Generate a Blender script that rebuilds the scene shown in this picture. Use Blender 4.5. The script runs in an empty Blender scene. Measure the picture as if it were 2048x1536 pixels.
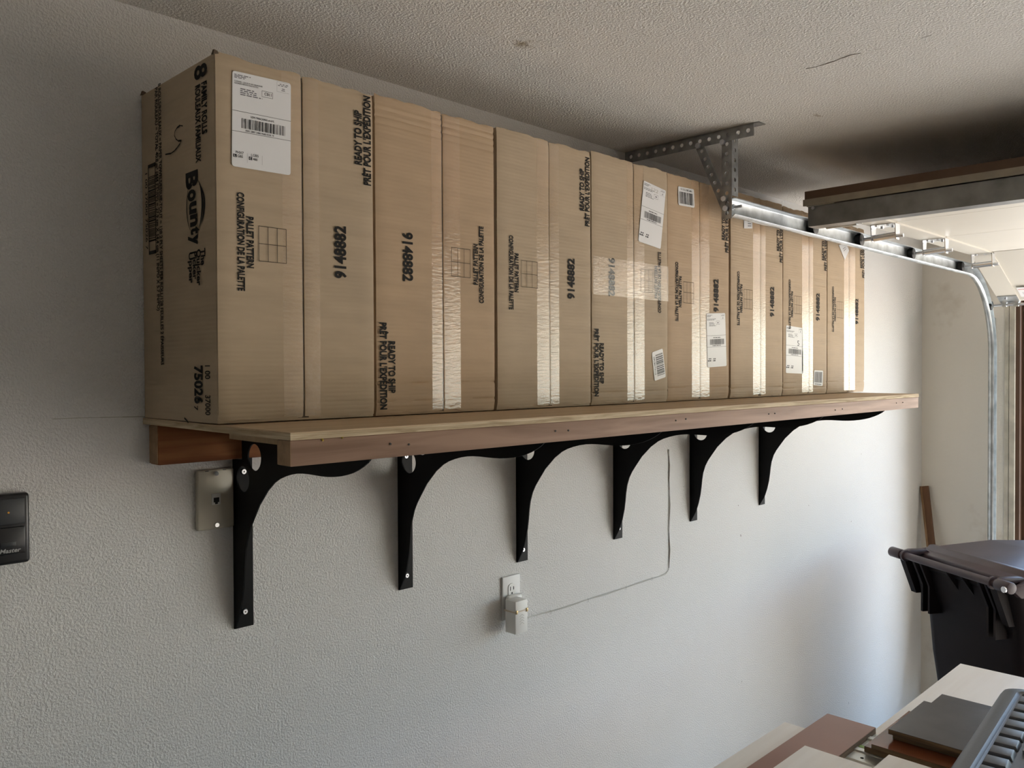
import bpy, bmesh, math, random
from mathutils import Vector, Matrix, noise
random.seed(7)
SC = bpy.context.scene
COL = SC.collection
S = 1.70                      # height of the shelf top above the floor

# ------------------------------------------------------------------ camera
F, YAW, PITCH, ROLL = 1674.3, 0.7818, -0.0154, -0.0045
CAM = Vector((0, -1.558, S + 0.0786))
_fw = Vector((math.cos(YAW) * math.cos(PITCH), math.sin(YAW) * math.cos(PITCH), math.sin(PITCH)))
_rt = Vector((math.sin(YAW), -math.cos(YAW), 0)); _up = _rt.cross(_fw)
RT = _rt * math.cos(ROLL) + _up * math.sin(ROLL)
UP = _up * math.cos(ROLL) - _rt * math.sin(ROLL)
cd = bpy.data.cameras.new('camera'); cam = bpy.data.objects.new('camera', cd); COL.objects.link(cam)
cd.sensor_width = 36; cd.lens = F / 2048 * 36; cd.clip_start = .02; cd.clip_end = 300
m = Matrix((RT, UP, -_fw)).transposed().to_4x4(); m.translation = CAM
cam.matrix_world = m
SC.camera = cam

# ------------------------------------------------------------------ sky, sun, exposure
SUN_ELEV, SUN_DIR = 44, Vector((-0.58, -0.44, -0.70))
w = bpy.data.worlds.new('world'); SC.world = w; w.use_nodes = True
nt = w.node_tree; bg = nt.nodes['Background']
sky = nt.nodes.new('ShaderNodeTexSky'); sky.sky_type = 'NISHITA'; sky.sun_disc = False
sky.sun_elevation = math.radians(SUN_ELEV); sky.sun_rotation = math.radians(0); sky.dust_density = 1.2
nt.links.new(sky.outputs[0], bg.inputs[0]); bg.inputs[1].default_value = 0.40
sd = bpy.data.lights.new('sun', 'SUN'); sd.energy = 13.0; sd.angle = math.radians(.6); sd.color = (1, .965, .91)
so = bpy.data.objects.new('sun', sd); COL.objects.link(so)
so.rotation_euler = SUN_DIR.to_track_quat('-Z', 'Y').to_euler(); so.location = (10, 6, 12)
pd = bpy.data.lights.new('door_opening_portal', 'AREA'); pd.shape = 'RECTANGLE'; pd.size = 4.9; pd.size_y = 2.18
pd.cycles.is_portal = True
po = bpy.data.objects.new('door_opening_portal', pd); COL.objects.link(po)
po.location = (4.76, -2.92, 1.09)
po.rotation_euler = Vector((-1, 0, 0)).to_track_quat('-Z', 'Z').to_euler()
vs = SC.view_settings; vs.view_transform = 'Standard'; vs.look = 'None'; vs.gamma = 1; vs.use_curve_mapping = False
vs.exposure = 1.48
SC.cycles.use_denoising = True
SC.cycles.diffuse_bounces = 6

# ------------------------------------------------------------------ helpers
def U(px, py, axis, val):
    """photo pixel -> world point where its ray meets the plane axis = val (z given above the floor)"""
    d = _fw + RT * ((px - 1024) / F) - UP * ((py - 768) / F)
    i = 'xyz'.index(axis)
    return CAM + d * ((val - CAM[i]) / d[i])

ORG = {}
def org(parent):
    return ORG.get(parent.name, Vector((0, 0, 0))) if parent else Vector((0, 0, 0))

def tag(o, label=None, cat=None, group=None, kind=None):
    if label: o['label'] = label
    if cat: o['category'] = cat
    if group: o['group'] = group
    if kind: o['kind'] = kind
    return o

def thing(name, label, cat, loc, group=None):
    o = bpy.data.objects.new(name, None); COL.objects.link(o); o.location = loc
    o.empty_display_size = .05
    ORG[o.name] = Vector(loc)
    return tag(o, label, cat, group)

class MB:
    def __init__(s): s.v = []; s.f = []
    def add(s, vs_, fs):
        b = len(s.v); s.v += [Vector(v) for v in vs_]; s.f += [tuple(b + i for i in f) for f in fs]; return s
    def box(s, a, b):
        x0, x1 = sorted((a[0], b[0])); y0, y1 = sorted((a[1], b[1])); z0, z1 = sorted((a[2], b[2]))
        return s.add([(x0,y0,z0),(x1,y0,z0),(x1,y1,z0),(x0,y1,z0),(x0,y0,z1),(x1,y0,z1),(x1,y1,z1),(x0,y1,z1)],
                     [(0,3,2,1),(4,5,6,7),(0,1,5,4),(1,2,6,5),(2,3,7,6),(3,0,4,7)])
    def hexa(s, b4, t4):
        return s.add(list(b4) + list(t4), [(3,2,1,0),(4,5,6,7),(0,1,5,4),(1,2,6,5),(2,3,7,6),(3,0,4,7)])
    def prism(s, pts, off):
        """polygon pts (3d) extruded by vector off"""
        n = len(pts); off = Vector(off); P = [Vector(p) for p in pts]
        return s.add(P + [p + off for p in P], [tuple(range(n - 1, -1, -1)), tuple(range(n, 2 * n))] +
                     [(i, (i + 1) % n, n + (i + 1) % n, n + i) for i in range(n)])
    def cyl(s, a, b, r, n=16, r2=None):
        a, b = Vector(a), Vector(b); r2 = r if r2 is None else r2
        d = (b - a).normalized(); e = d.orthogonal().normalized(); g = d.cross(e)
        A = [a + (e * math.cos(t) + g * math.sin(t)) * r for t in [2 * math.pi * i / n for i in range(n)]]
        B = [b + (e * math.cos(t) + g * math.sin(t)) * r2 for t in [2 * math.pi * i / n for i in range(n)]]
        return s.add(A + B, [tuple(range(n - 1, -1, -1)), tuple(range(n, 2 * n))] +
                     [(i, (i + 1) % n, n + (i + 1) % n, n + i) for i in range(n)])
    def tube(s, pts, r, n=8):
        P = [Vector(p) for p in pts]; rings = []; e = None
        for i, p in enumerate(P):
            d = (P[min(i + 1, len(P) - 1)] - P[max(i - 1, 0)]).normalized()
            if e is None: e = d.orthogonal().normalized()
            e = (e - d * e.dot(d)).normalized(); g = d.cross(e)
            rings.append([p + (e * math.cos(2*math.pi*k/n) + g * math.sin(2*math.pi*k/n)) * r for k in range(n)])
        b = len(s.v)
        for R in rings: s.v += R
        for i in range(len(P) - 1):
            for k in range(n):
                s.f.append((b + i*n + k, b + i*n + (k+1) % n, b + (i+1)*n + (k+1) % n, b + (i+1)*n + k))
        s.f.append(tuple(b + k for k in range(n - 1, -1, -1))); s.f.append(tuple(b + (len(P)-1)*n + k for k in range(n)))
        return s
    def quad(s, a, b, c, d): return s.add([a, b, c, d], [(0, 1, 2, 3)])
    def xf(s, fn): s.v = [Vector(fn(v)) for v in s.v]; return s
    def build(s, name, mat, parent=None, bevel=0, seg=2, smooth=False, loc=None, recalc=True):
        me = bpy.data.meshes.new(name)
        o0 = org(parent) if parent else (Vector(loc) if loc is not None else Vector((0, 0, 0)))
        me.from_pydata([tuple(v - o0) for v in s.v], [], s.f); me.update()
        bm = bmesh.new(); bm.from_mesh(me)
        if recalc: bmesh.ops.recalc_face_normals(bm, faces=bm.faces)
        if bevel:
            es = [e for e in bm.edges if len(e.link_faces) == 2 and e.calc_face_angle(0) > .5]
            bmesh.ops.bevel(bm, geom=es, offset=bevel, segments=seg, affect='EDGES', profile=.5)
        bm.to_mesh(me); bm.free()
        return obj(name, me, mat, parent, smooth or bool(bevel), loc)

def obj(name, me, mat, parent=None, smooth=False, loc=None):
    o = bpy.data.objects.new(name, me); COL.objects.link(o)
    if mat is not None: me.materials.clear(); me.materials.append(MAT[mat])
    if smooth:
        me.polygons.foreach_set('use_smooth', [True] * len(me.polygons))
        try: me.set_sharp_from_angle(angle=math.radians(38))
        except Exception: pass
    if parent:
        o.parent = parent; ORG[o.name] = org(parent)
    else:
        o.location = loc if loc is not None else (0, 0, 0); ORG[o.name] = Vector(o.location)
    return o

def curve_mesh(splines, extrude):
    """filled flat outline with holes in the local XY plane -> mesh, thickness 2*extrude"""
    cu = bpy.data.curves.new('tmp', 'CURVE'); cu.dimensions = '2D'; cu.fill_mode = 'BOTH'; cu.extrude = extrude
    for pts in splines:
        sp = cu.splines.new('POLY'); sp.points.add(len(pts) - 1); sp.use_cyclic_u = True
        for q, p in zip(sp.points, pts): q.co = (p[0], p[1], 0, 1)
    o = bpy.data.objects.new('tmp', cu); COL.objects.link(o)
    dg = bpy.context.evaluated_depsgraph_get(); dg.update()
    me = bpy.data.meshes.new_from_object(o.evaluated_get(dg))
    vs_ = [v.co.copy() for v in me.vertices]; fs = [tuple(p.vertices) for p in me.polygons]
    bpy.data.objects.remove(o); bpy.data.curves.remove(cu); bpy.data.meshes.remove(me)
    return vs_, fs

def circle(cx, cy, r, n=24): return [(cx + r * math.cos(2*math.pi*i/n), cy + r * math.sin(2*math.pi*i/n)) for i in range(n)]

_TC = {}
def text_geo(txt, bold=.012, shear=0, spacing=1.0):
    k = (txt, bold, shear, spacing)
    if k in _TC: return _TC[k]
    cu = bpy.data.curves.new('tmp', 'FONT'); cu.body = txt; cu.size = 1; cu.offset = bold; cu.resolution_u = 3
    cu.shear = shear; cu.space_character = spacing
    o = bpy.data.objects.new('tmp', cu); COL.objects.link(o)
    dg = bpy.context.evaluated_depsgraph_get(); dg.update()
    me = bpy.data.meshes.new_from_object(o.evaluated_get(dg))
    vs_ = [v.co.copy() for v in me.vertices]; fs = [tuple(p.vertices) for p in me.polygons]
    bpy.data.objects.remove(o); bpy.data.curves.remove(cu); bpy.data.meshes.remove(me)
    _TC[k] = (vs_, fs); return _TC[k]
_H = text_geo('H', 0); CAPH = max(v.y for v in _H[0])

def text_into(mb, txt, o, right, up, length, cap, bold=.012, shear=0, spacing=1.0):
    """write txt from baseline start o along unit 'right', capital height cap, stretched to length"""
    vs_, fs = text_geo(txt, bold, shear, spacing)
    if not vs_: return
    x0 = min(v.x for v in vs_); x1 = max(v.x for v in vs_)
    o, right, up = Vector(o), Vector(right), Vector(up)
    mb.add([o + right * ((v.x - x0) / (x1 - x0) * length) + up * (v.y / CAPH * cap) for v in vs_], fs)

# ------------------------------------------------------------------ materials
MAT = {}
def newmat(name):
    mt = bpy.data.materials.new(name); mt.use_nodes = True; MAT[name] = mt
    return mt, mt.node_tree, mt.node_tree.nodes['Principled BSDF']
def N(nt, t, **kw):
    n = nt.nodes.new(t)
    for k, v in kw.items(): setattr(n, k, v)
    return n
def simple(name, col, rough=.6, metal=0, spec=.5, bump=0, bscale=200, var=0, vscale=8, stretch=None, dark=None):
    mt, nt, b = newmat(name)
    b.inputs['Base Color'].default_value = (*col, 1); b.inputs['Roughness'].default_value = rough
    b.inputs['Metallic'].default_value = metal; b.inputs['Specular IOR Level'].default_value = spec
    tc = N(nt, 'ShaderNodeTexCoord'); mp = N(nt, 'ShaderNodeMapping'); nt.links.new(tc.outputs['Object'], mp.inputs[0])
    if stretch: mp.inputs['Scale'].default_value = stretch
    if var:
        ns = N(nt, 'ShaderNodeTexNoise'); ns.inputs['Scale'].default_value = vscale; ns.inputs['Detail'].default_value = 5
        nt.links.new(mp.outputs[0], ns.inputs[0])
        rp = N(nt, 'ShaderNodeValToRGB'); dk = dark or tuple(c * (1 - var) for c in col)
        rp.color_ramp.elements[0].position = .32; rp.color_ramp.elements[1].position = .68
        rp.color_ramp.elements[0].color = (*dk, 1); rp.color_ramp.elements[1].color = (*[min(1, c * (1 + var * .4)) for c in col], 1)
        nt.links.new(ns.outputs[0], rp.inputs[0]); nt.links.new(rp.outputs[0], b.inputs['Base Color'])
    if bump:
        n2 = N(nt, 'ShaderNodeTexNoise'); n2.inputs['Scale'].default_value = bscale; n2.inputs['Detail'].default_value = 3
        nt.links.new(mp.outputs[0], n2.inputs[0])
        bp = N(nt, 'ShaderNodeBump'); bp.inputs['Strength'].default_value = bump; bp.inputs['Distance'].default_value = .002
        nt.links.new(n2.outputs[0], bp.inputs['Height']); nt.links.new(bp.outputs[0], b.inputs['Normal'])
    return mt

def plaster(name, col, scale, strength, stains=()):
    mt, nt, b = newmat(name)
    b.inputs['Roughness'].default_value = .75; b.inputs['Specular IOR Level'].default_value = .25
    tc = N(nt, 'ShaderNodeTexCoord')
    n1 = N(nt, 'ShaderNodeTexNoise'); n1.inputs['Scale'].default_value = scale; n1.inputs['Detail'].default_value = 2.5
    n1.inputs['Roughness'].default_value = .55
    nt.links.new(tc.outputs['Object'], n1.inputs[0])
    rp = N(nt, 'ShaderNodeMapRange'); rp.inputs['From Min'].default_value = .40; rp.inputs['From Max'].default_value = .66
    nt.links.new(n1.outputs[0], rp.inputs[0])
    bp = N(nt, 'ShaderNodeBump'); bp.inputs['Strength'].default_value = strength; bp.inputs['Distance'].default_value = .003
    nt.links.new(rp.outputs[0], bp.inputs['Height']); nt.links.new(bp.outputs[0], b.inputs['Normal'])
    n3 = N(nt, 'ShaderNodeTexNoise'); n3.inputs['Scale'].default_value = 1.7; n3.inputs['Detail'].default_value = 6
    nt.links.new(tc.outputs['Object'], n3.inputs[0])
    cr = N(nt, 'ShaderNodeValToRGB'); cr.color_ramp.elements[0].position = .3; cr.color_ramp.elements[1].position = .7
    cr.color_ramp.elements[0].color = (*[c * .955 for c in col], 1); cr.color_ramp.elements[1].color = (*col, 1)
    nt.links.new(n3.outputs[0], cr.inputs[0]); last = cr.outputs[0]
    for (pos, size, scol, fac, sq) in stains:
        mp = N(nt, 'ShaderNodeMapping'); mp.inputs['Location'].default_value = [-p for p in pos]
        nt.links.new(tc.outputs['Object'], mp.inputs[0])
        m2 = N(nt, 'ShaderNodeVectorMath', operation='MULTIPLY'); m2.inputs[1].default_value = [s_ / size for s_ in sq]
        nt.links.new(mp.outputs[0], m2.inputs[0])
        ln = N(nt, 'ShaderNodeVectorMath', operation='LENGTH'); nt.links.new(m2.outputs[0], ln.inputs[0])
        ns = N(nt, 'ShaderNodeTexNoise'); ns.inputs['Scale'].default_value = 1.6 / size; ns.inputs['Detail'].default_value = 6
        nt.links.new(tc.outputs['Object'], ns.inputs[0])
        ad = N(nt, 'ShaderNodeMath', operation='MULTIPLY_ADD'); ad.inputs[1].default_value = 2.4
        nt.links.new(ns.outputs[0], ad.inputs[0]); nt.links.new(ln.outputs['Value'], ad.inputs[2])
        mr = N(nt, 'ShaderNodeMapRange'); mr.inputs['From Min'].default_value = 1.9; mr.inputs['From Max'].default_value = 1.2
        mr.inputs['To Max'].default_value = fac; nt.links.new(ad.outputs[0], mr.inputs[0])
        mx = N(nt, 'ShaderNodeMix', data_type='RGBA'); mx.inputs['B'].default_value = (*scol, 1)
        nt.links.new(mr.outputs[0], mx.inputs['Factor']); nt.links.new(last, mx.inputs['A']); last = mx.outputs['Result']
    nt.links.new(last, b.inputs['Base Color'])

def wood(name, c1, c2, axis='x', rough=.6, scale=1.0, knots=True):
    mt, nt, b = newmat(name); b.inputs['Roughness'].default_value = rough; b.inputs['Specular IOR Level'].default_value = .3
    tc = N(nt, 'ShaderNodeTexCoord'); mp = N(nt, 'ShaderNodeMapping')
    sc = [22 * scale, 22 * scale, 22 * scale]; 
    for q_ in axis: sc['xyz'.index(q_)] = 1.4 * scale
    mp.inputs['Scale'].default_value = sc; nt.links.new(tc.outputs['Object'], mp.inputs[0])
    n1 = N(nt, 'ShaderNodeTexNoise'); n1.inputs['Scale'].default_value = 2.2; n1.inputs['Detail'].default_value = 6
    n1.inputs['Distortion'].default_value = .9; nt.links.new(mp.outputs[0], n1.inputs[0])
    rp = N(nt, 'ShaderNodeValToRGB'); e = rp.color_ramp.elements
    e[0].position = .36; e[0].color = (*c2, 1); e[1].position = .62; e[1].color = (*c1, 1)
    nt.links.new(n1.outputs[0], rp.inputs[0]); nt.links.new(rp.outputs[0], b.inputs['Base Color'])
    bp = N(nt, 'ShaderNodeBump'); bp.inputs['Strength'].default_value = .25; bp.inputs['Distance'].default_value = .001
    nt.links.new(n1.outputs[0], bp.inputs['Height']); nt.links.new(bp.outputs[0], b.inputs['Normal'])

def cardboard(name, col):
    mt, nt, b = newmat(name); b.inputs['Roughness'].default_value = .62; b.inputs['Specular IOR Level'].default_value = .32
    tc = N(nt, 'ShaderNodeTexCoord')
    wv = N(nt, 'ShaderNodeTexWave', wave_type='BANDS', bands_direction='Z'); wv.inputs['Scale'].default_value = 42
    wv.inputs['Distortion'].default_value = .35; nt.links.new(tc.outputs['Object'], wv.inputs[0])
    mp = N(nt, 'ShaderNodeMapping'); mp.inputs['Scale'].default_value = (5, 5, 30); nt.links.new(tc.outputs['Object'], mp.inputs[0])
    ns = N(nt, 'ShaderNodeTexNoise'); ns.inputs['Scale'].default_value = 2.0; ns.inputs['Detail'].default_value = 5
    nt.links.new(mp.outputs[0], ns.inputs[0])
    n2 = N(nt, 'ShaderNodeTexNoise'); n2.inputs['Scale'].default_value = 7; n2.inputs['Detail'].default_value = 4
    nt.links.new(tc.outputs['Object'], n2.inputs[0])
    mx0 = N(nt, 'ShaderNodeMix', data_type='FLOAT'); mx0.inputs['Factor'].default_value = .5
    nt.links.new(ns.outputs[0], mx0.inputs['A']); nt.links.new(n2.outputs[0], mx0.inputs['B'])
    rp = N(nt, 'ShaderNodeValToRGB'); e = rp.color_ramp.elements; e[0].position = .33; e[1].position = .66
    e[0].color = (*[c * .90 for c in col], 1); e[1].color = (*[c * 1.06 for c in col], 1)
    nt.links.new(mx0.outputs['Result'], rp.inputs[0]); nt.links.new(rp.outputs[0], b.inputs['Base Color'])
    ad = N(nt, 'ShaderNodeMath', operation='MULTIPLY_ADD'); ad.inputs[1].default_value = .16
    nt.links.new(wv.outputs['Fac'], ad.inputs[0]); nt.links.new(ns.outputs[0], ad.inputs[2])
    bp = N(nt, 'ShaderNodeBump'); bp.inputs['Strength'].default_value = .38; bp.inputs['Distance'].default_value = .0022
    nt.links.new(ad.outputs[0], bp.inputs['Height']); nt.links.new(bp.outputs[0], b.inputs['Normal'])

def tape_mat(name):
    mt = bpy.data.materials.new(name); mt.use_nodes = True; MAT[name] = mt; nt = mt.node_tree; nt.nodes.clear()
    out = N(nt, 'ShaderNodeOutputMaterial'); mix = N(nt, 'ShaderNodeAddShader')
    tr = N(nt, 'ShaderNodeBsdfTransparent'); tr.inputs[0].default_value = (.86, .86, .86, 1)
    gl = N(nt, 'ShaderNodeBsdfGlossy'); gl.inputs['Roughness'].default_value = .15
    fr = N(nt, 'ShaderNodeFresnel'); fr.inputs['IOR'].default_value = 1.52
    tc = N(nt, 'ShaderNodeTexCoord'); mp = N(nt, 'ShaderNodeMapping'); mp.inputs['Scale'].default_value = (45, 45, 150)
    nt.links.new(tc.outputs['Object'], mp.inputs[0])
    ns = N(nt, 'ShaderNodeTexNoise'); ns.inputs['Scale'].default_value = 1.4; ns.inputs['Detail'].default_value = 3
    nt.links.new(mp.outputs[0], ns.inputs[0])
    bp = N(nt, 'ShaderNodeBump'); bp.inputs['Strength'].default_value = .5; bp.inputs['Distance'].default_value = .0015
    nt.links.new(ns.outputs[0], bp.inputs['Height']); nt.links.new(bp.outputs[0], gl.inputs['Normal']); nt.links.new(bp.outputs[0], fr.inputs['Normal'])
    mu = N(nt, 'ShaderNodeMath', operation='MULTIPLY'); mu.inputs[1].default_value = 1.7; mu.use_clamp = True
    nt.links.new(fr.outputs[0], mu.inputs[0]); nt.links.new(mu.outputs[0], gl.inputs['Color'])
    nt.links.new(tr.outputs[0], mix.inputs[0]); nt.links.new(gl.outputs[0], mix.inputs[1]); nt.links.new(mix.outputs[0], out.inputs[0])

CEIL_Z = S + .742
_st = U(1050, 88, 'z', CEIL_Z)
_s2 = U(1637, 232, 'z', CEIL_Z)
plaster('wall_paint', (.80, .79, .77), 230, .50)
plaster('wall_paint_smooth', (.86, .82, .74), 60, .12,
        [((4.6, -.12, S + .42), .10, (.55, .47, .36), .35, (1, 1, .6)), ((4.6, -.30, S - .75), .12, (.55, .45, .33), .35, (1, 1, .5)),
         ((4.6, -.09, S - 1.35), .16, (.55, .47, .38), .4, (1, 1, 1))])
plaster('ceiling_paint', (.82, .795, .75), 190, .60,
        [((_st.x, _st.y, CEIL_Z), .05, (.33, .26, .15), .8, (1, 2.2, 1)), ((_s2.x, _s2.y, CEIL_Z), .03, (.35, .28, .2), .7, (1, 1.8, 1))])
simple('floor_concrete', (.27, .255, .23), .7, bump=.2, bscale=60, var=.25, vscale=3)
simple('far_wall', (.22, .20, .175), .8, var=.1)
simple('concrete', (.52, .49, .45), .8, bump=.2, bscale=60, var=.2, vscale=3)
simple('sand', (.52, .43, .32), .9, bump=.4, bscale=30, var=.2, vscale=2)
simple('trim_paint', (.66, .62, .52), .6, var=.25, vscale=14)
simple('brown_paint', (.105, .055, .032), .5, var=.15)
simple('dark_line', (.02, .018, .015), .8)
cardboard('cardboard_a', (.455, .355, .242))
cardboard('cardboard_b', (.465, .335, .212))
cardboard('cardboard_c', (.49, .370, .245))
simple('cardboard_dark', (.10, .07, .045), .9)  # dark brown: painted shade in the seams, and the crushed corner nubs
simple('ink', (.012, .011, .010), .7, spec=.2)
simple('ink_faded', (.07, .055, .04), .7, spec=.2)
simple('label_white', (.80, .80, .80), .45)
simple('label_ink', (.02, .02, .022), .6)
simple('label_grey', (.16, .16, .17), .6)
tape_mat('clear_tape')
simple('black_steel', (.004, .004, .0045), .5, spec=.16)
simple('zinc', (.72, .74, .78), .3, metal=1)
simple('galvanised', (.56, .59, .60), .44, metal=1, var=.3, vscale=22, bump=.08, bscale=40)
simple('angle_steel', (.42, .43, .43), .5, metal=1, var=.35, vscale=30)
simple('roller', (.015, .015, .016), .4)
simple('chrome', (.75, .76, .78), .2, metal=1)
wood('plywood_face', (.50, .37, .23), (.43, .31, .19), 'x', .6, .6)
wood('plywood_edge', (.62, .51, .35), (.36, .27, .16), 'xy', .75, 2.2)
wood('rail_wood', (.37, .235, .165), (.25, .150, .100), 'x', .6, .8)
wood('ledger_wood', (.34, .135, .05), (.21, .07, .025), 'x', .6, .8)
simple('end_grain', (.36, .23, .13), .8, var=.25, vscale=60)
simple('glue', (.50, .36, .06), .4)
simple('ivory_plastic', (.55, .51, .42), .35)
simple('white_plastic', (.78, .78, .77), .4)
simple('white_plastic_warm', (.82, .81, .78), .4)
simple('slot_dark', (.02, .02, .02), .7)
simple('brass_clip', (.55, .42, .22), .35, metal=.6)
simple('rubber_band', (.70, .60, .48), .5)
simple('wire_grey', (.50, .48, .43), .4)
simple('wire_dark', (.13, .10, .07), .5)
simple('console_black', (.012, .012, .014), .28)
simple('console_panel', (.035, .038, .042), .35)
simple('console_text', (.45, .45, .45), .4)
mt, nt_, b_ = newmat('amber_led'); b_.inputs['Base Color'].default_value = (.6, .3, .03, 1)
b_.inputs['Emission Color'].default_value = (1, .45, .05, 1); b_.inputs['Emission Strength'].default_value = .03
simple('door_white', (.68, .645, .57), .45, var=.04, vscale=3)
simple('strut_steel', (.30, .30, .29), .45, metal=.9, var=.3, vscale=14)
simple('door_brown', (.13, .075, .045), .6)
simple('door_edge_tan', (.40, .35, .27), .6, var=.2, vscale=20)
simple('red_ink', (.55, .05, .03), .5)
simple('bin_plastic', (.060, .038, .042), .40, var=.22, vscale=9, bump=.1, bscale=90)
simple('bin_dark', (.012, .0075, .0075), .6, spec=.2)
wood('brown_stick', (.17, .085, .045), (.12, .06, .03), 'z', .6, .7)
wood('stick_edge', (.30, .18, .09), (.2, .12, .06), 'z', .6, .7)
wood('birch_ply', (.90, .86, .79), (.84, .79, .71), 'x', .36, .35)
wood('birch_edge', (.60, .48, .31), (.42, .32, .19), 'y', .7, 2)
simple('brown_melamine', (.31, .150, .105), .36, var=.08, vscale=5)
simple('gloss_brown', (.16, .05, .022), .14, var=.1)
wood('rough_edge', (.30, .24, .18), (.16, .12, .09), 'x', .8, 2)
simple('dark_film', (.075, .070, .068), .30, var=.4, vscale=9, bump=.05, bscale=30)
wood('ply_edge_dark', (.24, .16, .09), (.15, .10, .055), 'y', .8, 2)
simple('rail_alu', (.62, .65, .63), .35, metal=.7)
simple('green_strip', (.30, .50, .16), .5)
simple('case_grey', (.085, .090, .098), .42, bump=.12, bscale=260)
simple('case_slot', (.012, .012, .013), .6)
simple('case_light', (.24, .26, .28), .35)
simple('leaf', (.11, .20, .045), .6, var=.5, vscale=4)
simple('leaf_pale', (.24, .30, .12), .6, var=.4, vscale=4)
simple('bark', (.10, .07, .045), .9)
simple('stucco_out', (.55, .48, .38), .9)

# ------------------------------------------------------------------ the room
X0, X1, YB, FLOOR = -3.0, 4.6, -6.0, 0.0
JY = -.470                                  # near edge of the door opening
OPW, OPH = 4.88, 2.20
def struct(name, mb, mat, **kw): return tag(mb.build(name, mat, **kw), kind='structure')
struct('floor', MB().box((X0 - .15, YB - .15, -.12), (X1 + .15, .15, 0)), 'floor_concrete')
ceil = struct('ceiling', MB().box((X0 - .15, YB - .15, CEIL_Z), (X1 + .15, .15, CEIL_Z + .12)), 'ceiling_paint')
wl = struct('wall_left', MB().box((X0 - .15, 0, 0), (X1 + .15, .15, CEIL_Z)), 'wall_paint')
struct('wall_back', MB().box((X0 - .15, YB, 0), (X0, 0, CEIL_Z)), 'far_wall')
struct('wall_right', MB().box((X0 - .15, YB - .15, 0), (X1 + .15, YB, CEIL_Z)), 'far_wall')
wf = struct('wall_front', MB().box((X1, -.384, 0), (X1 + .15, 0, CEIL_Z)).box((X1, YB, 0), (X1 + .15, JY - OPW, CEIL_Z))
       .box((X1, JY - OPW, OPH + .02), (X1 + .15, -.384, CEIL_Z)), 'wall_paint_smooth')
struct('trim_1', MB().box((X1 - .004, -.4025, 0), (X1 + .14, -.3845, OPH + .015)), 'trim_paint')
struct('trim_gap_shade', MB().box((X1 + .02, -.4050, 0), (X1 + .13, -.4028, OPH + .012)), 'dark_line')  # dark strip for the gap between trims, its shade put in as colour
struct('trim_3', MB().box((X1 - .006, -.4290, 0), (X1 + .14, -.4053, OPH + .015)), 'trim_paint')
struct('trim_4', MB().box((X1 + .01, -.4470, 0), (X1 + .14, -.4293, OPH + .010)).box((X1 + .05, JY, 0), (X1 + .15, -.4472, OPH + .010)), 'brown_paint')
struct('trim_5', MB().box((X1 + .01, JY - OPW, OPH - .012), (X1 + .15, JY - .002, OPH + .018)), 'brown_paint')
struct('ground', MB().box((X1 + .16, -40, -.16), (60, 40, -.05)), 'sand')
struct('driveway', MB().box((X1 + .152, -6.2, -.15), (14, .3, -.015)), 'concrete')

def strip(pts, width, normal, off):
    """thin irregular sliver along points (cracks, scuffs)"""
    mb = MB(); P = [Vector(p) for p in pts]; n = Vector(normal)
    for i in range(len(P) - 1):
        d = (P[i + 1] - P[i]).normalized(); sd = d.cross(n) * (width * random.uniform(.5, 1.2))
        mb.quad(P[i] - sd + n * off, P[i + 1] - sd * .8 + n * off, P[i + 1] + sd * .8 + n * off, P[i] + sd + n * off)
    return mb
cr = [U(x, y, 'z', CEIL_Z) for x, y in [(1612,137),(1630,134),(1650,128),(1668,122),(1684,116),(1700,110),(1722,106)]]
strip(cr, .0022, (0, 0, -1), .0006).build('crack', 'wire_dark', ceil)
cr = [U(x, y, 'z', CEIL_Z) for x, y in [(1736,102),(1748,99),(1758,97)]]
strip(cr, .0012, (0, 0, -1), .0006).build('crack', 'wire_grey', ceil)
cr = [U(x, y, 'z', CEIL_Z) for x, y in [(1841,77),(1852,73),(1863,70)]]
strip(cr, .0014, (0, 0, -1), .0006).build('crack', 'wire_dark', ceil)
cr = [U(x, y, 'y', 0) for x, y in [(105,838),(150,836),(200,835),(245,834),(292,833)]]
strip(cr, .0011, (0, -1, 0), .0006).build('crack', 'wire_grey', wl)
for (x, y, l) in [(1697,1404,8),(1483,1362,4),(1617,1010,3),(1481,1069,6),(1476,1010,3),(1722,907,3),(1702,1042,3)]:
    a = U(x, y, 'y', 0); strip([a, a + Vector((.002, 0, -l * .0013))], .0016, (0, -1, 0), .0006).build('scuff', 'wire_dark', wl)

# ------------------------------------------------------------------ shelf
YS = .5165; XL, XR = .6099, 3.046
root = thing('wall_shelf', 'long plywood wall shelf with a brown wooden front rail on black brackets', 'shelf', (XL, 0, S - .03))
def zt(y): return S - .0038 - .0022 * (-y / YS)
def slab(x0, x1, y0, y1, d0, d1):
    return MB().hexa([(x0,y1,zt(y1)-d1),(x1,y1,zt(y1)-d1),(x1,y0,zt(y0)-d1),(x0,y0,zt(y0)-d1)],
                     [(x0,y1,zt(y1)-d0),(x1,y1,zt(y1)-d0),(x1,y0,zt(y0)-d0),(x0,y0,zt(y0)-d0)])
slab(XL, XR, -.001, -YS, 0, .0112).build('plywood_top', 'plywood_face', root)
slab(XL - .0004, XR + .0004, -.002, -YS - .0004, .0022, .0052).build('plywood_ply', 'plywood_edge', root)
slab(XL - .0006, XR + .0006, -.002, -YS - .0009, .0058, .0108).build('plywood_ply', 'plywood_edge', root)
slab(XL + .045, XR - .05, -.245, -.4775, .0116, .0270).build('under_panel', 'plywood_face', root)
rail = slab(XL + .001, XR, -.4790, -YS + .001, .0115, .0480).build('front_rail', 'rail_wood', root, bevel=.0012)
slab(XL + .0004, XL + .0016, -.4795, -YS + .0015, .0122, .0472).build('end_grain', 'end_grain', rail)
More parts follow.
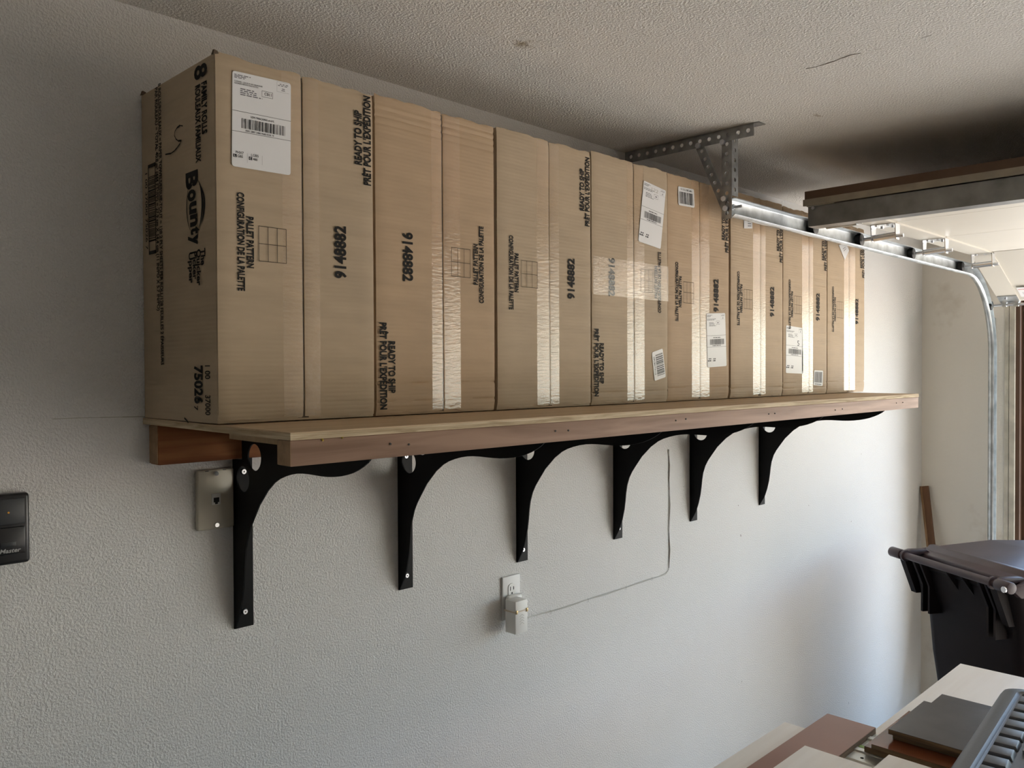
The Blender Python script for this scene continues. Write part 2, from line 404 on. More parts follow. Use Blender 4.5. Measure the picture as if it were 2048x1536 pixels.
for px, py in [(781,888),(818,889),(1111,862),(1137,861),(1352,841),(1372,838),(1538,828),(1550,827),(1671,820),(1685,818),(1793,806),(1806,805)]:
    a = U(px, py, 'y', -YS)
    MB().cyl(a + Vector((0, .002, 0)), a + Vector((0, -.0006, 0)), .0017, 8).build('nail_hole', 'slot_dark', rail)
for px, py in [(645,879),(684,874)]:
    a = U(px, py, 'y', -YS)
    MB().cyl(a + Vector((0, .003, .002)), a + Vector((.0005, -.001, -.002)), .0025, 8, .0012).build('glue_bead', 'glue', rail)

led = thing('ledger_board', 'reddish brown timber ledger fixed to the wall under the shelf back', 'board', (.623, 0, S - .09))
lo = MB().box((.622, -.0005, S - .0895), (3.03, -.038, S - .0155)).build('board', 'ledger_wood', led, bevel=.003)
MB().box((.6206, -.002, S - .087), (.6222, -.036, S - .018)).build('end_grain', 'end_grain', lo)

# ------------------------------------------------------------------ brackets
prof = [(-.0395,-.0335),(-.0395,-.0915),(-.0005,-.0915),(-.0005,-.430),(-.004,-.430),(-.013,-.415),(-.023,-.398),(-.034,-.366),(-.0415,-.335),(-.0455,-.308),(-.048,-.285),
        (-.052,-.262),(-.060,-.238),(-.070,-.220),(-.083,-.202),(-.105,-.173),(-.137,-.1425),(-.162,-.1255),(-.180,-.117),(-.20,-.1105),(-.22,-.1055),(-.24,-.102),
        (-.26,-.1002),(-.28,-.0995),(-.30,-.0997),(-.32,-.0998),(-.34,-.0992),(-.36,-.0975),(-.378,-.095),(-.395,-.0915),(-.412,-.087),(-.428,-.081),(-.442,-.0745),(-.455,-.067),(-.466,-.058),(-.473,-.050),(-.4745,-.0335)]
pv, pf = curve_mesh([prof, circle(-.0885, -.0835, .0258, 32), circle(-.0425, -.129, .0252, 32)], .0015)
BX = [.783, 1.190, 1.582, 1.999, 2.415, 2.884]
BL = ['black steel shelf bracket beside the ivory telephone wall plate',
      'black steel shelf bracket between the telephone plate and the outlet',
      'black steel shelf bracket right above the white power outlet',
      'black steel shelf bracket between the power outlet and the thin wire down the wall',
      'black steel shelf bracket next after the thin wall wire towards the garage door',
      'black steel shelf bracket last in the row before the garage door corner']
def screw_head(y, z, x):
    mb = MB().cyl((x, y, z), (x, y - .0035, z), .0062, 18, .0048)
    return mb
def make_bracket():
    b = thing('shelf_bracket', BL[0], 'bracket', (BX[0], 0, S - .43), 'black shelf brackets under the shelf')
    x = BX[0]
    MB().add([(x + .0015 + v.z, v.x, S + v.y) for v in pv], pf).build('gusset_plate', 'black_steel', b)
    MB().box((x, -.0005, S - .430), (x + .040, -.0045, S - .0925)).build('wall_flange', 'black_steel', b)
    MB().box((x + .0032, -.0400, S - .0365), (x + .040, -.4740, S - .0335)).build('shelf_flange', 'black_steel', b)
    for z in (-.119, -.399):
        sc = screw_head(-.0045, S + z, x + .021).build('screw', 'zinc', b, smooth=True)
        MB().cyl((x + .021, -.0079, S + z), (x + .021, -.0083, S + z), .0017, 6).build('drive_socket', 'slot_dark', sc)
    return b
b0 = make_bracket()
for i in range(1, 6):
    r = b0.copy(); COL.objects.link(r); r.location.x = BX[i]; r['label'] = BL[i]
    for ch in list(b0.children):
        c = ch.copy(); COL.objects.link(c); c.parent = r
        for g in ch.children:
            d = g.copy(); COL.objects.link(d); d.parent = c

# ------------------------------------------------------------------ boxes on the shelf
EDG = [.611, .913, 1.223, 1.536, 1.852, 2.167, 2.489, 2.808, 3.126]
SEAM = [.7655, 1.080, 1.390, 1.703, 2.011, 2.344, 2.671, 2.988]
HGT = [.588, .593, .596, .602, .603, .604, .602, .600]
YF = [.2985, .296, .2985, .299, .2955, .2985, .2985, .2985]
KIND = 'ABABAAAA'
CM = ['cardboard_a', 'cardboard_b', 'cardboard_a', 'cardboard_a', 'cardboard_b', 'cardboard_c', 'cardboard_c', 'cardboard_c']
GAPL = [0, .005, .004, .002, .004, .004, .002, .004]
LBL = ['tall cardboard box at the shelf end whose dark printed side faces the open garage',
       'browner tall cardboard box standing upside down beside the end box with the large label',
       'tall cardboard box without any sticker, between the two upside down boxes',
       'upside down tall cardboard box crossed by a horizontal band of clear tape',
       'tall cardboard box with a small barcode sticker up high and a shipping label low down',
       'tall cardboard box with a tiny square paper tag under the steel door track',
       'tall cardboard box whose label has a handwritten 5 beside the tape',
       'tall cardboard box with a diamond shaped paper tag, last towards the garage door']
def flap_mesh(x0, x1, z0, z1, yf, th, seed, creases, seam_side):
    zs = sorted(set([z0 + (z1 - z0) * i / 44 for i in range(45)] + [c + d for c, _ in creases for d in (-.004, 0, .004)]))
    zs = [z for z in zs if z0 <= z <= z1]
    nx = 14; xs = [x0 + (x1 - x0) * i / nx for i in range(nx + 1)]
    mb = MB(); rows = []
    for z in zs:
        row = []
        for x in xs:
            d = noise.noise(Vector((x * 9 + seed, z * 7, seed))) * .0006
            for c, dep in creases:
                if abs(z - c) < .0041:
                    d += (dep * (1 - abs(z - c) / .004)) * (.55 + .45 * noise.noise(Vector((x * 25, seed, c * 50))))
            e = min((z - z0), (z1 - z)) ; ee = max(0, 1 - e / .016)
            d += ee * (.0035 * (.6 + .7 * noise.noise(Vector((x * 30, seed * 3, z * 2)))))
            zz = z
            if z in (zs[0], zs[-1]):
                s_ = 1 if z == zs[-1] else -1
                zz += s_ * (.0042 * noise.noise(Vector((x * 42, seed, s_))) - .0014)
            ex = min(x - x0, x1 - x); d += .0016 * max(0, 1 - ex / .003)
            row.append(Vector((x, -yf + d, zz)))
        rows.append(row)
    n = nx + 1; m_ = len(zs)
    front = [v for r in rows for v in r]; back = [Vector((v.x, -yf + th, v.z)) for v in front]
    mb.v = front + back; o2 = len(front)
    for j in range(m_ - 1):
        for i in range(nx):
            mb.f.append((j*n+i, j*n+i+1, (j+1)*n+i+1, (j+1)*n+i))
    per = [i for i in range(n)] + [j*n+nx for j in range(1, m_)] + [(m_-1)*n+i for i in range(nx-1, -1, -1)] + [j*n for j in range(m_-2, 0, -1)]
    for a, b in zip(per, per[1:] + per[:1]): mb.f.append((a, o2 + a, o2 + b, b))
    mb.f.append(tuple(o2 + i for i in per))
    return mb

def rrect(cs, rad=.06, n=4):
    """rounded quadrilateral through 4 corners (TL,TR,BR,BL)"""
    out = []
    for i in range(4):
        p, a, b = cs[i], cs[i - 1], cs[(i + 1) % 4]
        l = min((a - p).length, (b - p).length) * rad
        p0 = p + (a - p).normalized() * l; p1 = p + (b - p).normalized() * l
        for k in range(n + 1):
            t = k / n; out.append(p0 * (1 - t) ** 2 + p * 2 * t * (1 - t) + p1 * t ** 2)
    return out

class Pad:
    """flat label: corners TL,TR,BR,BL; print positions in fractions, v downwards"""
    def __init__(s, cs, off): s.c = [Vector(c) + Vector((0, -off, 0)) for c in cs]
    def P(s, u, v, up=0):
        a = s.c[0].lerp(s.c[1], u); b = s.c[3].lerp(s.c[2], u); return a.lerp(b, v) + Vector((0, -up, 0))
    def rect(s, mb, u0, v0, u1, v1, up=.0003): mb.quad(s.P(u0, v0, up), s.P(u0, v1, up), s.P(u1, v1, up), s.P(u1, v0, up))
    def text(s, mb, t, u0, v1, u1, capv, bold=.012):
        o = s.P(u0, v1, .0003); r = s.P(u1, v1, .0003) - o; up = s.P(u0, v1 - capv, .0003) - o
        text_into(mb, t, o, r.normalized(), up.normalized(), r.length, up.length, bold)
    def bars(s, mb, u0, v0, u1, v1, n, seed=1, vert=False):
        rd = random.Random(seed); w_ = [rd.choice((1, 1, 2, 3)) for _ in range(2 * n)]; t = sum(w_); a = 0
        for i, q in enumerate(w_):
            if i % 2 == 0:
                f0, f1 = a / t, (a + q) / t
                if vert: s.rect(mb, u0, v0 + (v1 - v0) * f0, u1, v0 + (v1 - v0) * f1)
                else: s.rect(mb, u0 + (u1 - u0) * f0, v0, u0 + (u1 - u0) * f1, v1)
            a += q
    def words(s, mb, u0, v, u1, capv, seed=1):
        """a line of small print too small to read: word-shaped dashes"""
        rd = random.Random(seed); u = u0
        while u < u1:
            l = rd.uniform(.03, .09); e = min(u + l, u1)
            s.rect(mb, u, v - capv, e, v - capv * .15); u = e + .018

def shipping_label(box, cs, off, clear=True, pen=None):
    pad = Pad(cs, off); n = len(rrect(pad.c))
    lab = MB().prism(rrect(pad.c, .05), (0, .0004, 0)).build('shipping_label', 'label_white', box)
    mb = MB(); g = MB()
    pad.words(g, .03, .040, .30, .010, 1); pad.words(g, .03, .055, .24, .010, 2); pad.words(g, .03, .070, .20, .010, 3)
    if clear:
        pad.text(mb, 'CARRIER - LEAVE IF NO RESPONSE', .03, .110, .50, .013); pad.text(mb, 'ADDRESS SERVICE REQUESTED', .03, .130, .43, .013)
        pad.text(mb, 'C011', .535, .190, .655, .030)
    else:
        pad.words(g, .03, .110, .48, .012, 4); pad.words(g, .03, .130, .42, .012, 5); pad.words(g, .55, .19, .64, .02, 6)
    for i, e in enumerate((.36, .40, .40, .50)): pad.words(g, .13, .180 + .020 * i, e, .012, 20 + i)
    for a in ((.49,.145,.68,.1485),(.49,.2075,.68,.211),(.49,.145,.4945,.211),(.6755,.145,.68,.211)): pad.rect(mb, *a)
    for a in ((.75,.010,.97,.0116),(.75,.118,.97,.1196),(.75,.010,.7525,.1196)): pad.rect(g, *a)
    pad.words(g, .80, .040, .95, .010, 31); pad.words(g, .77, .056, .95, .010, 32); pad.words(g, .84, .088, .89, .010, 33); pad.words(g, .83, .105, .90, .010, 34)
    pad.rect(mb, 0, .4105, 1, .4145); pad.rect(mb, 0, .6245, 1, .6285)
    if clear:
        pad.text(mb, 'USPS TRACKING # eVS', .30, .462, .70, .020); pad.text(mb, '9301 2897 2400 9588 0238 74', .22, .615, .70, .018)
    else:
        pad.words(mb, .33, .462, .70, .016, 7); pad.words(mb, .28, .612, .72, .015, 8)
    pad.bars(mb, .155, .480, .905, .585, 42, 5)
    if clear:
        pad.text(mb, 'PHX7', .060, .860, .190, .026); pad.text(mb, 'GB5', .088, .898, .178, .026)
        pad.text(mb, 'LGB5', .315, .865, .440, .026); pad.text(mb, '400', .345, .905, .420, .026)
        pad.rect(mb, .018, .868, .077, .901); pad.rect(mb, .275, .872, .333, .907)
        pad2 = Pad(cs, off + .0003)
        for lt in (('L', .034, .894, .058, .020), ('C', .288, .900, .316, .020)):
            wm = MB(); pad2.text(wm, *lt); wm.build('label_print', 'label_white', lab)
        pad.rect(g, .25, .84, .2525, .94); pad.rect(g, .50, .84, .5025, .94)
    else:
        pad.words(mb, .06, .855, .19, .022, 11); pad.words(mb, .02, .895, .20, .028, 12); pad.words(mb, .30, .860, .42, .022, 13); pad.words(mb, .28, .898, .42, .028, 14)
    mb.build('label_print', 'label_ink', lab); g.build('label_print', 'label_grey', lab)
    if pen:
        t, u0, v1, u1, cap, mt_ = pen; pm = MB(); pad.text(pm, t, u0, v1, u1, cap, 0); pm.build('handwriting', mt_, lab)
    return lab

def barcode_sticker(box, cs, off, vert, mtl='label_ink', textat='top'):
    pad = Pad(cs, off); lab = MB().prism(rrect(pad.c, .10), (0, .0004, 0)).build('barcode_sticker', 'label_white', box)
    mb = MB()
    if vert: pad.bars(mb, .28, .13, .93, .90, 20, 3, True)
    else: pad.bars(mb, .07, .26 if textat == 'top' else .08, .95, .90 if textat == 'top' else .80, 20, 3)
    if vert:
        o = pad.P(.22, .90, .0003); r = pad.P(.22, .20, .0003) - o; up = pad.P(.06, .90, .0003) - o
        text_into(mb, 'NPCB01TX115', pad.P(.08, .18, .0003), (pad.P(.08, .80) - pad.P(.08, .18)).normalized(), (pad.P(.2, .18) - pad.P(.08, .18)).normalized(),
                  (pad.P(.08, .80) - pad.P(.08, .18)).length, (pad.P(.2, .18) - pad.P(.08, .18)).length)
    elif textat == 'top':
        text_into(mb, 'NPCB01TX115', pad.P(.85, .09, .0003), (pad.P(.15, .05) - pad.P(.85, .07)).normalized(), (pad.P(.85, .2) - pad.P(.85, .09)).normalized(),
                  (pad.P(.15, .07) - pad.P(.85, .07)).length, (pad.P(.85, .19) - pad.P(.85, .09)).length)
    else: pad.words(mb, .15, .95, .85, .06, 3)
    mb.build('sticker_print', mtl, lab)

def front_print(box, k, x0, x1, yf, z0, ht):
    """flap printing; kind B boxes stand upside down, so the whole print is turned half round"""
    kind = KIND[k]; off = -yf - .0014
    def put(name, txts, ink='ink'):
        mb = MB()
        for t, xa, xb_, za, zb, down in txts:
            # xa..xb_: cap height range from the left (positive) or the right edge (negative); za..zb: extent in z
            fx = lambda q: x0 + q if q >= 0 else x1 + q
            if down: o = Vector((fx(xa), off, z0 + zb)); r = Vector((0, 0, -1)); u = Vector((1, 0, 0))
            else: o = Vector((fx(xb_), off, z0 + za)); r = Vector((0, 0, 1)); u = Vector((-1, 0, 0))
            if kind == 'B':
                o = Vector((x0 + x1 - o.x, off, 2 * z0 + ht - o.z)); r = -r; u = -u
            text_into(mb, t, o, r, u, zb - za, abs(xb_ - xa), .034 if t[0] == '9' else .040)
        mb.build(name, ink, box)
    put('printed_text', [('CONFIGURATION DE LA PALETTE', .034, .0455, .213, .371, True), ('PALLET PATTERN', .050, .0615, .251, .334, True)])
    put('printed_text', [('9148882', -.084, -.062, .247, .340, False)])
    put('printed_text', [('READY TO SHIP', -.041, -.0265, .454, .551, False), ("PRÊT POUR L'EXPÉDITION", -.0215, -.007, .420, .581, False)])
    g = MB(); xa, xb_, za, zb = .071, .121, .264, .321; t = .0005
    rc = [(xa + (xb_ - xa) * i / 3 - t, za, xa + (xb_ - xa) * i / 3 + t, zb) for i in range(4)] + [(xa - t, za + (zb - za) * i / 2 - t, xb_ + t, za + (zb - za) * i / 2 + t) for i in range(3)]
    for a, b, c, d in rc:
        q = [Vector((x0 + x, off, z0 + z)) for x, z in ((a, b), (c, b), (c, d), (a, d))]
        if kind == 'B': q = [Vector((x0 + x1 - v.x, off, 2 * z0 + ht - v.z)) for v in q]
        g.quad(*q)
    g.build('pallet_grid', 'ink_faded', box)

CRE = [[(.565, .0012), (.030, .0010)], [(.578, .0030), (.566, .0026), (.553, .0028), (.540, .002), (.060, .003), (.026, .003)], [(.045, .0014), (.30, .0008), (.40, .0008)],
       [(.030, .0024), (.34, .0008), (.46, .0007)], [(.035, .0026), (.43, .0012), (.405, .001), (.50, .0008)], [(.028, .0024), (.42, .0010), (.44, .0009)],
       [(.040, .0030), (.022, .003), (.37, .0010)], [(.040, .003), (.40, .0010), (.43, .0008)]]
TAPE = [(-.040, .031), (-.030, .044), (-.043, .030), (-.030, .042), (-.043, .046), (-.048, .029), (-.054, .026), (-.046, .049)]
BOX = []
for k in range(8):
    x0 = EDG[k] + GAPL[k]; x1 = EDG[k + 1] - .0012; yf = YF[k]; ht = HGT[k]; z0 = S - .0035; th = .0045; sm = SEAM[k]
    bx = thing('cardboard_box', LBL[k], 'box', ((x0 + x1) / 2, -yf / 2, z0), 'shipping boxes in a row on the wall shelf'); BOX.append(bx)
    body = MB().box((x0, -.006, z0), (x1, -yf + th, z0 + ht - .003)).build('body', CM[k], bx, bevel=.002)
    MB().box((sm - .01, -yf + th - .0002, z0 + .004), (sm + .01, -yf + th - .0010, z0 + ht - .006)).build('seam_shade', 'cardboard_dark', bx)  # dark strip behind the seam; shade of the flap gap painted in
    g = .0018 if k in (0, 1, 3) else .0012
    cre = [(z0 + c, d) for c, d in CRE[k]]
    for (a, b, sd_, side) in ((x0 + .0006, sm - g, k * 3.1 + .7, 1), (sm + g, x1 - .0006, k * 3.1 + 5.2, -1)):
        flap_mesh(a, b, z0 + .0035, z0 + ht, yf, th - .0006, sd_, cre, side).build('flap', CM[k], bx, smooth=True)
    # clear tape over the seam
    ta, tb = sm + TAPE[k][0], sm + TAPE[k][1]
    tz = 24; mb = MB()
    for j in range(tz):
        za = z0 + .008 + (ht - .014) * j / tz; zb = z0 + .008 + (ht - .014) * (j + 1) / tz
        for a, b in ((ta, sm - g), (sm + g, tb)): mb.quad((a, -yf - .0009, za), (b, -yf - .0009, za), (b, -yf - .0009, zb), (a, -yf - .0009, zb))
    mb.build('clear_tape', 'clear_tape', bx, recalc=False)
    front_print(bx, k, x0, x1, yf, z0, ht)

def pcs(pts, k): return [U(x, y, 'y', -YF[k] - .0004) for x, y in pts]
shipping_label(BOX[0], pcs([(464,141),(581,167.5),(580.5,351),(463,332)], 0), .0012)
shipping_label(BOX[3], pcs([(1287,361),(1331,381.5),(1320.5,498),(1276,482.5)], 3), .0012, False, ('122', .36, .11, .66, .055, 'wire_grey'))
barcode_sticker(BOX[3], pcs([(1303,705),(1324.5,697),(1331,754),(1308.5,762)], 3), .0012, True)
barcode_sticker(BOX[4], pcs([(1355.5,372.5),(1387,379),(1388.5,416),(1356.5,410)], 4), .0012, False)
shipping_label(BOX[4], pcs([(1412,627),(1449.5,626),(1452.5,732),(1414.5,735)], 4), .0013, False)
shipping_label(BOX[6], pcs([(1572,650.5),(1605,656),(1606,747.5),(1571.5,746)], 6), .0005, False, ('5', .66, .40, .78, .11, 'label_ink'))
barcode_sticker(BOX[6], pcs([(1628,740.5),(1645.5,741.5),(1644.5,772),(1626,770)], 6), .0012, False, 'label_grey', 'bottom')
pad = Pad(pcs([(1487,438),(1504,439),(1504,457),(1487.5,457)], 5), .0012)
t5 = MB().prism(pad.c, (0, .0004, 0)).build('paper_tag', 'label_white', BOX[5]); mb = MB()
for i in range(3): pad.words(mb, .45, .3 + .25 * i, .85, .12, i)
mb.build('tag_print', 'label_grey', t5)
pad = Pad(pcs([(1677,490),(1692,486),(1697.5,501),(1689,520)], 7), .0012)
t7 = MB().prism([pad.c[0], pad.c[1], pad.c[2], pad.c[3]], (0, .0004, 0)).build('paper_tag', 'label_white', BOX[7]); mb = MB()
pad.words(mb, .3, .4, .7, .06, 3); pad.words(mb, .3, .55, .7, .06, 4); mb.build('tag_print', 'label_grey', t7)
# band of tape across box 4
mb = MB(); zc0, zc1 = U(1183, 588, 'y', -.299).z, U(1183, 511, 'y', -.299).z
for j in range(16):
    a = EDG[3] + .004 + (EDG[4] - EDG[3] - .006) * j / 16; b = EDG[3] + .004 + (EDG[4] - EDG[3] - .006) * (j + 1) / 16
    mb.quad((a, -.299 - .0017, zc0), (b, -.299 - .0017, zc0), (b, -.299 - .0017, zc1), (a, -.299 - .0017, zc1))
mb.build('clear_tape', 'clear_tape', BOX[3], recalc=False)

# printing on the exposed side of the end box (plane x = const, letters run downwards, their tops towards the room)
bx = BOX[0]; XS = EDG[0] - .0012; dn = Vector((0, 0, -1)); tow = Vector((0, -1, 0))
def side_text(name, items, ink='ink'):
    mb = MB()
    for t, ybase, ytop, zstart, zend, bold in items:
        text_into(mb, t, (XS, ybase, S + zstart), dn, tow, zstart - zend, abs(ytop - ybase), bold)
    return mb.build(name, ink, bx)
side_text('printed_text', [('8', -.2285, -.2700, .5745, .5520, .03)])
side_text('printed_text', [('FAMILY ROLLS', -.2525, -.2700, .5440, .4610, .035), ('ROULEAUX FAMILIAUX', -.2300, -.2470, .5440, .4190, .035)])
side_text('printed_text', [('The', -.2440, -.2590, .279, .252, .03), ('Quicker', -.2290, -.2430, .279, .220, .03), ('Picker', -.2145, -.2285, .277, .231, .03), ('Upper', -.2000, -.2140, .277, .226, .03)])
side_text('printed_text', [('8 ROLLS/ROULEAUX = PAPER TOWELS/ESSUIE-TOUT = 128 2 PLY SHEETS PER ROLL/128 FEUILLES 2 ÉPAISSEURS', -.0840, -.0950, .583, .092, .025),
                           ('PAR ROULEAU = TOTAL 40.8 m² (444 FT²/PI²) = 27.9 cm X 14.4 cm (11 IN/PO X 5.7 IN/PO)', -.0700, -.0810, .579, .188, .025)])
side_text('printed_text', [('1 00 37000 75026 7', -.0235, -.0330, .437, .300, .006)])
side_text('printed_text', [('75026', -.2165, -.2440, .090, .0275, .04), ('7', -.2140, -.2270, .0240, .0165, .012)])
side_text('printed_text', [('1 00', -.2545, -.2720, .090, .068, .010), ('37000', -.2545, -.2720, .042, .010, .010)])
mb = MB()
def sq(y0, y1, za, zb): mb.quad((XS, y0, S + za), (XS, y1, S + za), (XS, y1, S + zb), (XS, y0, S + zb))
ya, yb_, za, zb = -.0365, -.0690, .450, .290
sq(ya, ya - .0025, za, zb); sq(yb_, yb_ + .0025, za, zb); sq(ya, yb_, za, za - .006); sq(ya, yb_, zb, zb + .006)
rd = random.Random(4); z = za - .022
while z > zb + .024:
    t = rd.choice((.0012, .0012, .0026)); sq(ya, yb_, z, z - t); z -= t + rd.choice((.0012, .0014, .0026))
mb.build('printed_barcode', 'ink', bx)
# logo: big rounded letters stepping along an oval swoosh
mb = MB()
for ch, zc, sz, yb0, L in [('B', .4090, .050, -.1930, .0285), ('o', .3795, .046, -.2000, .0195), ('u', .3590, .042, -.2050, .0200), ('n', .3380, .042, -.2080, .0200), ('t', .3170, .040, -.2100, .0120), ('y', .3045, .040, -.2100, .0170)]:
    text_into(mb, ch, (XS, yb0, S + zc), dn, tow, L, sz * .80, .045)
def arc(cy, cz, ry, rz, a0, a1, w_, n=18):
    P = [(cy - ry * math.cos(math.radians(a0 + (a1 - a0) * i / n)), cz - rz * math.sin(math.radians(a0 + (a1 - a0) * i / n))) for i in range(n + 1)]
    for i in range(n):
        t0 = w_ * math.sin(math.pi * i / n) + .0006; t1 = w_ * math.sin(math.pi * (i + 1) / n) + .0006
        mb.quad((XS, P[i][0], S + P[i][1]), (XS, P[i + 1][0], S + P[i + 1][1]), (XS, P[i + 1][0] - t1, S + P[i + 1][1]), (XS, P[i][0] - t0, S + P[i][1]))
arc(-.222, .352, .026, .046, -62, 62, .006); arc(-.222, .350, .034, .040, -58, 60, .0045)
arc(-.222, .352, -.030, .046, -50, 60, .0022)
mb.build('printed_logo', 'ink', bx)
pts = [U(x, y, 'x', XS) for x, y in [(366,252),(360,251),(354,256),(350,263),(349,271),(352,278),(357,282),(363,281),(360,288),(354,296),(349,302),(342,307),(331,309)]]
strip(pts, .0016, (-1, 0, 0), .0003).build('marker_scribble', 'ink', bx)
pts = [U(x, y, 'x', XS) for x, y in [(369,836),(374,841),(377,846)]]
strip(pts, .003, (-1, 0, 0), .0003).build('marker_scribble', 'ink', bx)

for (cx, cy, cz, sx) in [(EDG[0] + .004, -.010, HGT[0] - .004, -1), (EDG[0] + .003, -YF[0] + .005, HGT[0] - .0065, -1)]:
    p = Vector((cx, cy, S + cz))
    MB().add([p + Vector(q) for q in [(-.006, .003, -.003), (.004, .003, .0), (.004, -.003, .0), (-.005, -.004, -.003), (-.004, .001, .005), (.002, .001, .005), (.002, -.002, .004), (-.003, -.002, .005)]],
             [(0, 3, 2, 1), (4, 5, 6, 7), (0, 1, 5, 4), (1, 2, 6, 5), (2, 3, 7, 6), (3, 0, 4, 7)]).build('crushed_corner', 'cardboard_dark', BOX[0])

# ------------------------------------------------------------------ wall fittings
def wall_plate(name, label, cat, x0, x1, z0, z1, y, mat, bev):
    t = thing(name, label, cat, ((x0 + x1) / 2, 0, z0))
    p = MB().box((x0, -.0005, z0), (x1, -y, z1)).build('cover_plate', mat, t, bevel=bev, seg=3)
    return t, p
t, p = wall_plate('telephone_plate', 'ivory telephone wall plate with one jack half behind a bracket', 'wall plate', .706, .781, S - .225, S - .1085, .011, 'ivory_plastic', .004)
xc, zc = .7435, S - .1665
MB().box((xc - .009, -.0105, zc - .011), (xc + .009, -.0122, zc + .011)).build('jack_frame', 'white_plastic_warm', t, bevel=.0006)
MB().box((xc - .0055, -.0118, zc - .006), (xc + .0055, -.0127, zc + .003)).box((xc - .0028, -.0118, zc - .0095), (xc + .0028, -.0127, zc - .006)).build('jack_socket', 'slot_dark', t)
for z in (S - .1170, S - .2165):
    sc = MB().cyl((xc, -.0105, z), (xc, -.0150, z), .0055, 18, .0042).build('stud', 'chrome', t, smooth=True)
for dx in (-.018, .018): MB().box((xc + dx - .0035, -.0105, S - .1105), (xc + dx + .0035, -.0113, S - .1118)).build('vent_slot', 'slot_dark', t)

t, p = wall_plate('power_outlet', 'white duplex power outlet plate low on the wall', 'outlet', 1.5245, 1.5905, S - .5745, S - .4600, .0065, 'white_plastic', .0025)
xc = 1.5575
for zc in (S - .4975, S - .5370):
    pts = [Vector((xc + .0165 * max(-.80, min(.80, math.cos(a))) * 1.0, -.0060, zc + .0170 * math.sin(a))) for a in [2*math.pi*i/28 for i in range(28)]]
    r = MB().prism(pts, (0, -.0024, 0)).build('receptacle', 'white_plastic_warm', t)
    for dx, h in ((-.0060, .0052), (.0060, .0042)): MB().box((xc + dx - .0012, -.0082, zc + .004 - h), (xc + dx + .0012, -.0087, zc + .004 + h)).build('slot', 'slot_dark', r)
    MB().cyl((xc, -.0082, zc - .0085), (xc, -.0087, zc - .0085), .0026, 12).build('ground_hole', 'slot_dark', r)
MB().cyl((xc, -.0062, S - .5172), (xc, -.0078, S - .5172), .003, 12).build('screw', 'chrome', t)

# plug-in adapter
A = [U(*q, 'y', -.058) for q in [(1031.5,1205.5),(1055,1196.5),(1055,1262),(1031.5,1270.5)]]
x0, x1 = A[0].x - .001, A[1].x; zt_, zb_ = (A[0].z + A[1].z) / 2, (A[2].z + A[3].z) / 2
ad = thing('power_adapter', 'white plug-in power adapter on the lower outlet socket', 'adapter', ((x0 + x1) / 2, -.03, zb_))
MB().box((xc - .027, -.0088, S - .5700), (xc + .030, -.0205, S - .5090)).build('base', 'white_plastic_warm', ad, bevel=.008, seg=3)
bd = MB().box((x0, -.0200, zb_), (x1, -.058, zt_)).build('body', 'white_plastic_warm', ad, bevel=.0018)
for i in range(4):
    zz = zt_ - .035 - i * .0070; cx = (x0 + x1) / 2 + .001
    m2 = MB()
    for s_ in (-1, 1): m2.quad((cx, -.0584, zz), (cx + s_ * .008, -.0584, zz - .005), (cx + s_ * .008, -.0584, zz - .0063), (cx, -.0584, zz - .0013))
    m2.build('arrow_groove', 'wire_grey', bd)
zz = zt_ - .0270
MB().box((x0 - .0012, -.018, zz - .0026), (x0, -.0594, zz + .0014)).box((x0 - .0012, -.0582, zz - .0012), (x1 + .0012, -.0594, zz + .0018)).build('retaining_strap', 'rubber_band', ad)
for q in (x0 + .004, x1 - .003): MB().box((q - .003, -.0580, zz - .005), (q + .003, -.0606, zz + .0048)).build('wire_terminal', 'brass_clip', ad, bevel=.0008)

# thin bell wire with staples
pts = [(1.572, -.030, S - .575), (1.59, -.008, S - .583)] + [tuple(U(x, y, 'y', -.0022)) for x, y in [(1060,1233),(1100,1222.5),(1137,1211.5),(1174,1199.5),(1212,1187),(1250,1175.5),(1278,1165),(1302,1157),(1318,1153),(1330,1147.5),(1336,1142),(1338,1136)]]
cb = thing('bell_wire', 'thin twin wire stapled along the wall from the power adapter', 'wire', (1.57, -.002, S - .585))
MB().tube(pts, .0009, 6).build('strand', 'wire_grey', cb, smooth=True)
MB().tube([(a, b - .0004, c - .0035 * math.sin(i * 1.3) ** 2) for i, (a, b, c) in enumerate(pts)], .0007, 6).build('strand', 'wire_grey', cb, smooth=True)
up_ = [tuple(U(x, y, 'y', -.0022)) for x, y in [(1338,1136),(1339,1100),(1338,1060),(1340,1010),(1338,960),(1338.5,930),(1337.5,899)]]
MB().tube(up_, .0013, 6).build('strand', 'wire_dark', cb, smooth=True)
MB().tube([(a + .004 * math.sin(i * 1.7), b, c) for i, (a, b, c) in enumerate(up_)], .0010, 6).build('strand', 'wire_grey', cb, smooth=True)
for x, y in [(1099,1223),(1174,1199.5),(1250,1175.5),(1302,1157)]:
    a = U(x, y, 'y', 0)
    MB().tube([a + Vector((-.0006, -.0002, .005)), a + Vector((0, -.005, .004)), a + Vector((0, -.005, -.005)), a + Vector((-.0006, -.0002, -.006))], .0008, 6).build('staple', 'chrome', cb)

